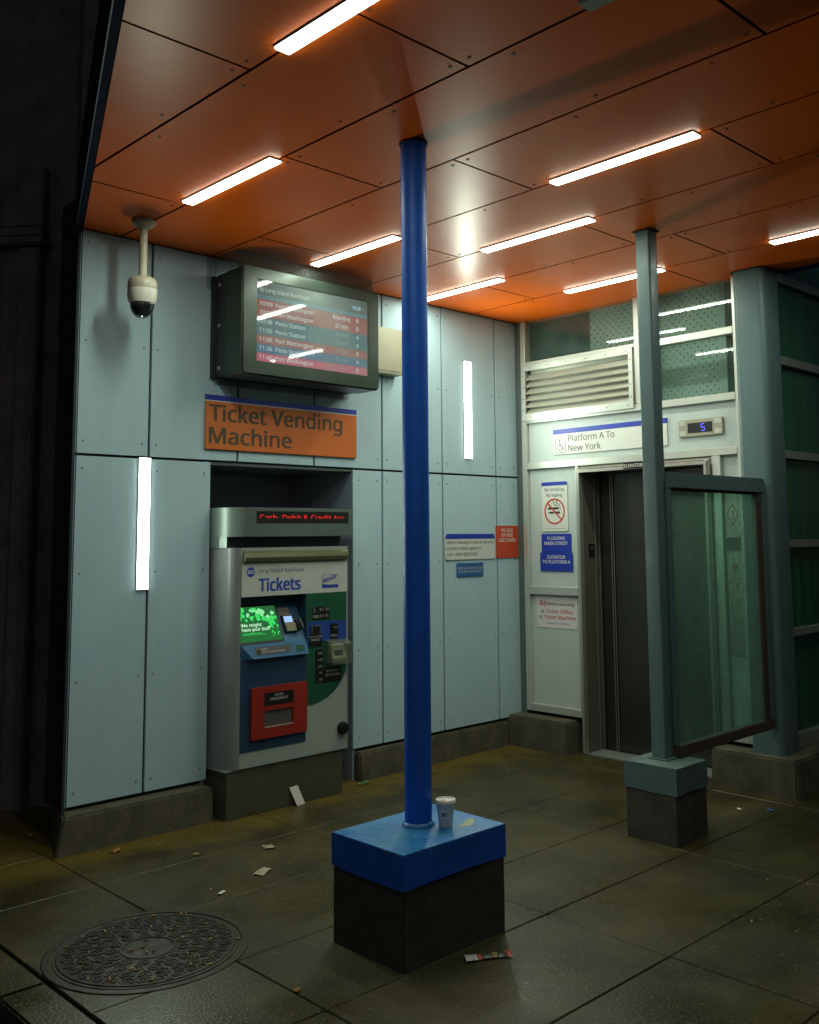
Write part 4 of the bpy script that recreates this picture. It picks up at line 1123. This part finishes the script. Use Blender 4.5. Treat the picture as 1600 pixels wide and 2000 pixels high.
# card reader beside the screen
con(-2.450, -2.372, 0.175, 0.225, 0.0002, 0.003, 'old_sticker', 'paper_dirty', cs)
rd_ = con(-2.446, -2.350, 0.060, 0.170, 0.0002, 0.020, 'card_reader', 'tvm_black', cs)
con(-2.438, -2.376, 0.122, 0.162, 0.0202, 0.022, 'reader_display', 'reader_screen', rd_)
con(-2.440, -2.362, 0.062, 0.116, 0.0202, 0.024, 'keypad', 'tvm_steel', rd_)
mb = MB()
for i in range(4):
    for j in range(3):
        pts = []
        for l_ in (0.0242, 0.028):
            for dx, dv in ((0, 0), (0.018, 0), (0.018, 0.009), (0, 0.009)):
                w = SL0 + up*(0.066+i*0.0125+dv) + nrm*l_; pts.append((-2.434+j*0.0235+dx, w.y, w.z))
        mb.hexa(pts)
mb.build('keys', 'key_beige', rd_)
mb = MB()   # privacy shield with peaked side
for pts in ([(-2.362, 0.055, 0.02), (-2.345, 0.055, 0.02), (-2.345, 0.130, 0.02), (-2.362, 0.130, 0.02), (-2.350, 0.060, 0.075), (-2.343, 0.060, 0.075), (-2.343, 0.135, 0.060), (-2.350, 0.135, 0.060)],):
    w = []
    for x, v, l_ in pts:
        q = SL0 + up*v + nrm*l_; w.append((x, q.y, q.z))
    mb.hexa(w)
mb.build('privacy_shield', 'tvm_black', rd_)
# ledge under the console, sloping out and narrowing
lg = MB().hexa([(-2.712, -0.232, 0.921), (-2.301, -0.232, 0.921), (-2.301, FY+0.01, 0.921), (-2.775, FY+0.01, 0.921),
                (-2.784, -0.201, 1.004), (-2.301, -0.201, 1.004), (-2.301, -0.15, 1.004), (-2.784, -0.15, 1.004)]).build('ledge', 'tvm_blue_lit', tm_)
ln = Vector((0, -0.937, 0.35)); lu = Vector((0, 0.35, 0.937))
def lfr(x, v, lift=0.002): return (Vector((x, -0.232, 0.921)) + lu*v + ln*lift, Vector((1, 0, 0)), lu, ln)
def lbox(x0, x1, v0, v1, t0, t1, name, m):
    pts = []
    for t in (t0, t1):
        for x, v in ((x0, v0), (x1, v0), (x1, v1), (x0, v1)):
            w = Vector((x, -0.232, 0.921)) + lu*v + ln*t; pts.append(tuple(w))
    return MB().hexa(pts).build(name, m, lg)
lbox(-2.690, -2.430, 0.022, 0.068, 0.0005, 0.002, 'audio_label', 'tvm_slot')
text('AUDIO', 'ink_white', lg, 0, 0, 0.011, 'y', 0, width=0.05, bold=0.004, frame=lfr(-2.650, 0.050))
text('PRESS 5 ON KEYBOARD', 'ink_white', lg, 0, 0, 0.011, 'y', 0, width=0.165, bold=0.004, frame=lfr(-2.645, 0.030))
mb = MB(); c_ = Vector((-2.668, -0.232, 0.921)) + lu*0.042
mb.cyl(c_ + ln*0.002, c_ + ln*0.007, 0.010, 14); mb.build('audio_jack', 'tvm_black', lg)
lbox(-2.385, -2.325, 0.020, 0.060, 0.0005, 0.002, 'sticker', 'tvm_green')
# lower blue front, red delivery tray
MB().box(-2.7845, -2.3025, FY-0.004, FY-0.0005, 0.376, 0.9205, bevel=0.001).build('front_panel', 'tvm_blue', tm_)
mb = MB()
RZ0, RZ1, RA, RB = 0.442, 0.747, -2.716, -2.306
for x0, x1, z0, z1 in ((RA, -2.624, RZ0, RZ1), (-2.412, RB, RZ0, RZ1), (-2.6235, -2.4125, 0.604, RZ1), (-2.6235, -2.4125, RZ0, 0.510)):
    mb.box(x0, x1, FY-0.022, FY-0.0042, z0, z1)
rt = mb.build('delivery_tray', 'tvm_red', tm_)
MB().box(-2.6235, -2.4125, FY-0.010, FY-0.0045, 0.5105, 0.6035).build('tray_flap', 'tvm_slot', rt)
MB().box(-2.6235, -2.4125, FY-0.0235, FY-0.0222, 0.503, 0.5102).build('tray_lip', 'bill_metal', rt)
MB().box(-2.626, -2.410, FY-0.0240, FY-0.0222, 0.634, 0.710).build('tray_label', 'tvm_black', rt)
text('TICKETS', 'ink_white', rt, -2.520, 0.686, 0.014, 'y', FY-0.0246, width=0.064, align='C', bold=0.004)
text('CHANGE/RECEIPT', 'ink_white', rt, -2.520, 0.663, 0.014, 'y', FY-0.0246, width=0.130, align='C', bold=0.004)
# green payment field with a quarter-round foot
gz = [(-2.2995, 0.594)]
for k in range(15):
    a = R(-90+90*k/14*0.82); gz.append((-2.285+0.318*math.cos(a), 0.862+0.268*math.sin(a)))
gz = [p for p in gz if p[0] <= -1.976] + [(-1.976, 0.742), (-1.976, 1.2915), (-2.2995, 1.2915)]
gr = MB().prism(gz, FY-0.003, FY-0.0005, 'y').build('payment_field', 'tvm_green', tm_)
MB().prism([(-2.293, 0.952), (-2.176, 0.952), (-2.176, 0.985), (-1.979, 0.985), (-1.979, 1.106), (-2.293, 1.112)], FY-0.0042, FY-0.0031, 'y').build('blue_band', 'tvm_band', gr)
MB().box(-2.255, -2.115, FY-0.0045, FY-0.0032, 1.124, 1.206).build('coin_label', 'tvm_black', gr)
MB().box(-2.252, -2.236, FY-0.012, FY-0.0046, 1.165, 1.204, bevel=0.002).build('coin_slot', 'tvm_steel', gr)
for s, x, z, w in (('$ 1', -2.196, 1.180, 0.026), ('25 ¢', -2.150, 1.180, 0.030), ('COINS', -2.252, 1.136, 0.050), ('10 ¢', -2.193, 1.138, 0.030), ('5 ¢', -2.150, 1.138, 0.022)):
    text(s, 'ink_white', gr, x, z, 0.016, 'y', FY-0.0051, width=w, bold=0.002)
ct = MB().box(-2.270, -2.196, FY-0.018, FY-0.0043, 1.034, 1.091, bevel=0.003).build('contactless_reader', 'tvm_slot', gr)
MB().box(-2.261, -2.205, FY-0.0195, FY-0.0182, 1.041, 1.084).build('reader_window', 'tvm_black', ct)
MB().box(-2.282, -2.178, FY-0.0050, FY-0.0043, 0.953, 1.030).build('contactless_label', 'tvm_black', gr)
text('CONTACTLESS', 'ink_white', gr, -2.230, 1.011, 0.013, 'y', FY-0.0056, width=0.104, align='C', bold=0.002)
text('PAYMENT', 'ink_white', gr, -2.230, 0.990, 0.013, 'y', FY-0.0056, width=0.070, align='C', bold=0.002)
cd = MB().box(-2.110, -2.050, FY-0.016, FY-0.0043, 1.038, 1.092, bevel=0.004).build('card_slot', 'tvm_black', gr)
MB().box(-2.100, -2.058, FY-0.022, FY-0.0162, 1.060, 1.070, bevel=0.002).build('slot_lip', 'tvm_visor', cd)
MB().box(-2.112, -2.048, FY-0.0050, FY-0.0043, 0.990, 1.034).build('cards_label', 'tvm_black', gr)
text('CARDS', 'ink_white', gr, -2.080, 1.008, 0.014, 'y', FY-0.0056, width=0.050, align='C', bold=0.002)
MB().box(-2.229, -2.171, FY-0.0042, FY-0.0032, 0.724, 0.932).build('price_label', 'tvm_black', gr)
for i, s in enumerate(('$ 50', '$ 20', '$ 10', '$ 5', '$ 1')):
    text(s, 'ink_white', gr, -2.176, 0.902-0.041*i, 0.014, 'y', FY-0.0048, width=0.030 if len(s) == 4 else 0.020, align='R', bold=0.002)
MB().box(-2.170, -2.020, FY-0.0042, FY-0.0032, 0.718, 0.816).build('bills_label', 'tvm_black', gr)
text('INSERT BILLS', 'ink_white', gr, -2.092, 0.785, 0.014, 'y', FY-0.0048, width=0.098, align='C', bold=0.002)
text('ANY DIRECTION', 'ink_white', gr, -2.092, 0.760, 0.014, 'y', FY-0.0048, width=0.114, align='C', bold=0.002)
ba = MB().prism([(FY-0.003, 0.846), (FY-0.050, 0.846), (FY-0.056, 0.872), (FY-0.040, 0.905), (FY-0.034, 0.950), (FY-0.003, 0.962)], -2.130, -2.012, 'x', bevel=0.003).build('bill_acceptor', 'bill_metal', gr)
MB().prism([(FY-0.0425, 0.888), (FY-0.050, 0.888), (FY-0.0445, 0.922), (FY-0.038, 0.922)], -2.105, -2.040, 'x').build('bill_slot', 'tvm_black', ba)
sh = MB()
sh.box(-2.150, -1.985, FY-0.085, FY-0.082, 0.838, 0.960); sh.box(-2.152, -2.1505, FY-0.085, FY-0.004, 0.838, 0.975); sh.box(-1.9845, -1.983, FY-0.085, FY-0.004, 0.838, 0.975)
sh.hexa([(-2.150, FY-0.085, 0.961), (-1.985, FY-0.085, 0.961), (-1.985, FY-0.004, 0.986), (-2.150, FY-0.004, 0.986), (-2.150, FY-0.085, 0.964), (-1.985, FY-0.085, 0.964), (-1.985, FY-0.004, 0.989), (-2.150, FY-0.004, 0.989)])
sh.build('rain_hood', 'shield_plastic', ba)
mb = MB(); mb.cyl((-2.010, FY-0.001, 0.417), (-2.010, FY-0.012, 0.417), 0.040, 28); mb.cyl((-2.010, FY-0.012, 0.417), (-2.010, FY-0.034, 0.417), 0.032, 28)
mb.build('lock_knob', 'tvm_black', tm_, smooth=40)

# ================================================================== PAPER CUP
cp = thing('paper_cup', (-3.112, -2.283, 0.434), 'white takeaway paper cup with stained lid on the blue cap', 'cup')
kx, ky, kz = -3.112, -2.276, 0.4345
MB().lathe(kx, ky, [(0.027, kz), (0.028, kz+0.002), (0.0385, kz+0.095)], 36).build('body', 'cup_white', cp, smooth=60)
MB().lathe(kx, ky, [(0.0395, kz+0.0955), (0.0445, kz+0.098), (0.0445, kz+0.106), (0.041, kz+0.112), (0.037, kz+0.112), (0.035, kz+0.107), (0.0, kz+0.107)], 36).build('lid', 'cup_lid', cp, smooth=35)
MB().lathe(kx-0.012, ky+0.004, [(0.016, kz+0.1075), (0.012, kz+0.1085), (0.0, kz+0.109)], 12, 1.0, 0.6).build('spill', 'tea', cp)
def cupmark(a0, a1, z0, z1, name, m):
    mbb = MB(); nseg = 5
    rr_ = lambda z: 0.028+(0.0385-0.028)*(z/0.095)+0.0006
    lo = []; hi = []
    for i in range(nseg+1):
        a = R(a0+(a1-a0)*i/nseg)
        lo.append(mbb.bm.verts.new((kx+rr_(z0)*math.cos(a), ky+rr_(z0)*math.sin(a), kz+z0)))
        hi.append(mbb.bm.verts.new((kx+rr_(z1)*math.cos(a), ky+rr_(z1)*math.sin(a), kz+z1)))
    for i in range(nseg): mbb.bm.faces.new((lo[i], lo[i+1], hi[i+1], hi[i]))
    mbb.build(name, m, cp)
cupmark(200, 222, 0.048, 0.064, 'print', 'cup_green'); cupmark(228, 232, 0.050, 0.064, 'print', 'ink_grey'); cupmark(236, 239, 0.050, 0.064, 'print', 'ink_grey')
cupmark(206, 232, 0.034, 0.0355, 'print', 'ink_grey'); cupmark(208, 238, 0.027, 0.0282, 'print', 'ink_grey')

# ================================================================== MANHOLE COVER
mh = thing('manhole_cover', (-4.045, -1.50, 0.0), 'round cast iron manhole cover with raised circles and litter in its grooves', 'manhole cover')
mx_, my_ = -4.045, -1.50
MB().lathe(mx_, my_, [(0.402, -0.02), (0.402, 0.0035), (0.398, 0.0045), (0.374, 0.0045), (0.371, 0.001), (0.371, -0.02)], 72).build('ring', 'iron', mh)
MB().lathe(mx_, my_, [(0.362, -0.02), (0.362, 0.0030), (0.0, 0.0030)], 72).build('plate', 'iron', mh)
def torus(mb, x, y, r, w, z0, h, seg=20):
    pr = [(r-w, z0), (r-w*0.6, z0+h), (r+w*0.6, z0+h), (r+w, z0)]
    rings = [[mb.bm.verts.new((x+q*math.cos(2*math.pi*i/seg), y+q*math.sin(2*math.pi*i/seg), z)) for i in range(seg)] for q, z in pr]
    for a, b_ in zip(rings, rings[1:]):
        for i in range(seg): mb.bm.faces.new((a[i], a[(i+1) % seg], b_[(i+1) % seg], b_[i]))
torus_m = MB()
torus(torus_m, mx_, my_, 0.340, 0.010, 0.0025, 0.0045, 64); torus(torus_m, mx_, my_, 0.105, 0.007, 0.0025, 0.0045, 40)
for rr_, n_c, r1 in ((0.305, 30, 0.024), (0.250, 24, 0.024), (0.195, 18, 0.024), (0.142, 13, 0.022)):
    for k in range(n_c):
        a = 2*math.pi*(k+(0.5 if rr_ < 0.2 else 0))/n_c
        torus(torus_m, mx_+rr_*math.cos(a), my_+rr_*math.sin(a), r1, 0.005, 0.0025, 0.0045, 16)
        torus(torus_m, mx_+rr_*math.cos(a), my_+rr_*math.sin(a), r1*0.42, 0.005, 0.0025, 0.004, 10)
torus_m.build('raised_circles', 'iron', mh)
random.seed(21)
for mm, cnt in (('leaf_brown', 40), ('leaf_orange', 16), ('leaf_yellow', 24)):
    mb = MB()
    for k in range(cnt):
        a = random.uniform(0, 6.28); r_ = 0.36*math.sqrt(random.random()); l_ = random.uniform(0.004, 0.014); w_ = random.uniform(0.0015, 0.004); b_ = random.uniform(0, 3.14)
        x, y_ = mx_+r_*math.cos(a), my_+r_*math.sin(a); z = 0.0068
        dx, dy = math.cos(b_), math.sin(b_)
        q = [(x-dx*l_-dy*w_, y_-dy*l_+dx*w_), (x+dx*l_-dy*w_, y_+dy*l_+dx*w_), (x+dx*l_+dy*w_, y_+dy*l_-dx*w_), (x-dx*l_+dy*w_, y_-dy*l_-dx*w_)]
        mb.hexa([(p[0], p[1], z) for p in q] + [(p[0], p[1], z+0.002+random.uniform(0, 0.003)) for p in q])
    stuff(mb.build('groove_litter', mm, mh))

# ================================================================== LITTER
random.seed(31)
def scrap(x, y, w, l, ang, m, name, label, cat, z=0.004, group=None, crumple=0.006, n=4):
    mb = MB(); a = R(ang); gridv = []
    for i in range(n+1):
        row = []
        for j in range(n+1):
            u = (i/n-0.5)*w; v = (j/n-0.5)*l
            row.append(mb.bm.verts.new((x+u*math.cos(a)-v*math.sin(a), y+u*math.sin(a)+v*math.cos(a), z+random.uniform(0, crumple))))
        gridv.append(row)
    for i in range(n):
        for j in range(n): mb.bm.faces.new((gridv[i][j], gridv[i+1][j], gridv[i+1][j+1], gridv[i][j+1]))
    r = bmesh.ops.extrude_face_region(mb.bm, geom=mb.bm.faces[:])
    for v in [e for e in r['geom'] if isinstance(e, bmesh.types.BMVert)]: v.co.z -= 0.0012
    o = mb.build(name, m)
    return tag(o, label, cat, group)
scrap(-3.210, -1.078, 0.10, 0.055, 30, 'paper_dirty', 'paper_scrap', 'trodden dirty paper scrap between manhole cover and blue post, nearer one', 'litter')
scrap(-2.968, -0.777, 0.06, 0.05, 80, 'paper_dirty', 'paper_scrap', 'trodden dirty paper scrap nearer the ticket machine', 'litter')
scrap(-3.511, -1.184, 0.045, 0.018, 20, 'paper', 'paper_scrap', 'tiny pale paper strip just behind the manhole cover', 'litter')
scrap(-3.568, -0.244, 0.05, 0.04, 10, 'leaf_orange', 'fallen_leaf', 'orange fallen leaf at the foot of the wall plinth', 'leaf', crumple=0.012)
scrap(-1.760, -0.115, 0.09, 0.035, 0, 'leaf_green', 'fallen_leaf', 'bright green leaf between ticket machine and plinth', 'leaf', crumple=0.02)
scrap(-0.604, -2.231, 0.035, 0.02, 40, 'paper', 'paper_scrap', 'small white scrap behind the grey post block', 'litter')
scrap(-0.496, -2.378, 0.05, 0.025, 70, 'sign_teal', 'paper_scrap', 'small bluish scrap by the paving joint below the thick column', 'litter')
scrap(-3.769, 0.382, 0.06, 0.02, 60, 'paper_dirty', 'paper_scrap', 'pale scrap on the dark ground left of the wall', 'litter')
scrap(-3.846, -2.239, 0.03, 0.022, 30, 'leaf_orange', 'fallen_leaf', 'small brown leaf on the slab in front of the manhole cover', 'leaf')
scrap(-3.30, -0.60, 0.03, 0.02, 10, 'leaf_yellow', 'fallen_leaf', 'tiny yellow leaf on the floor left of the ticket machine', 'leaf')
# leaning ticket at the foot of the machine
mb = MB().hexa([(-2.385, -0.232, 0.004), (-2.320, -0.226, 0.004), (-2.320, -0.224, 0.004), (-2.385, -0.230, 0.004),
                (-2.418, -0.194, 0.112), (-2.353, -0.191, 0.116), (-2.353, -0.1895, 0.116), (-2.418, -0.1925, 0.112)])
tag(mb.build('paper_ticket', 'paper'), 'white paper ticket leaning against the ticket machine base', 'ticket')
# snack wrapper
wr = thing('snack_wrapper', (-3.155, -2.55, 0.0), 'flattened black, white and red snack wrapper in front of the blue post block', 'wrapper')
wa = Vector((-3.236, -2.500, 0)); wb = Vector((-3.075, -2.596, 0)); wd = (wb-wa); wp = Vector((-wd.y, wd.x, 0)).normalized()
def wrap(s0, s1, hw0, hw1, m, name='sleeve'):
    mb = MB(); n = 5; rows_ = []
    for i in range(n+1):
        s = s0+(s1-s0)*i/n; hw = hw0+(hw1-hw0)*i/n; c = wa+wd*s
        rows_.append([mb.bm.verts.new((c+wp*hw*k+Vector((0, 0, 0.004+(0.009 if abs(k) < .5 else 0.001)+random.uniform(0, .004))))) for k in (-1, -.4, .4, 1)])
    for a, b_ in zip(rows_, rows_[1:]):
        for k in range(3): mb.bm.faces.new((a[k], b_[k], b_[k+1], a[k+1]))
    mb.build(name, m, wr)
wrap(0.0, 0.26, 0.028, 0.022, 'wrap_white'); wrap(0.262, 0.36, 0.022, 0.020, 'wrap_red'); wrap(0.362, 0.60, 0.020, 0.020, 'wrap_black')
wrap(0.602, 0.70, 0.020, 0.020, 'leaf_yellow', 'emblem'); wrap(0.702, 0.88, 0.020, 0.020, 'wrap_black'); wrap(0.882, 1.0, 0.022, 0.032, 'wrap_red')

random.seed(77)
mb = MB()
for k in range(70):
    x = random.uniform(-4.3, -0.3); y_ = random.uniform(-3.4, -0.1)
    if k % 3 == 0: y_ = random.uniform(-0.35, -0.15)
    if (-3.52 < x < -2.88 and -2.45 < y_ < -1.95) or (-1.5 < x < -1.15 and -2.4 < y_ < -2.0) or (x > -0.25): continue
    a = random.uniform(0, 3.14); l_ = random.uniform(0.003, 0.011); w_ = random.uniform(0.0015, 0.004); dx, dy = math.cos(a), math.sin(a)
    q = [(x-dx*l_-dy*w_, y_-dy*l_+dx*w_), (x+dx*l_-dy*w_, y_+dy*l_+dx*w_), (x+dx*l_+dy*w_, y_+dy*l_-dx*w_), (x-dx*l_+dy*w_, y_-dy*l_-dx*w_)]
    mb.hexa([(p[0], p[1], 0.0025) for p in q] + [(p[0], p[1], 0.0045) for p in q])
o = stuff(mb.build('street_grit', 'paper_dirty')); o['label'] = 'tiny scattered bits of grit and litter over the paving'; o['category'] = 'grit'
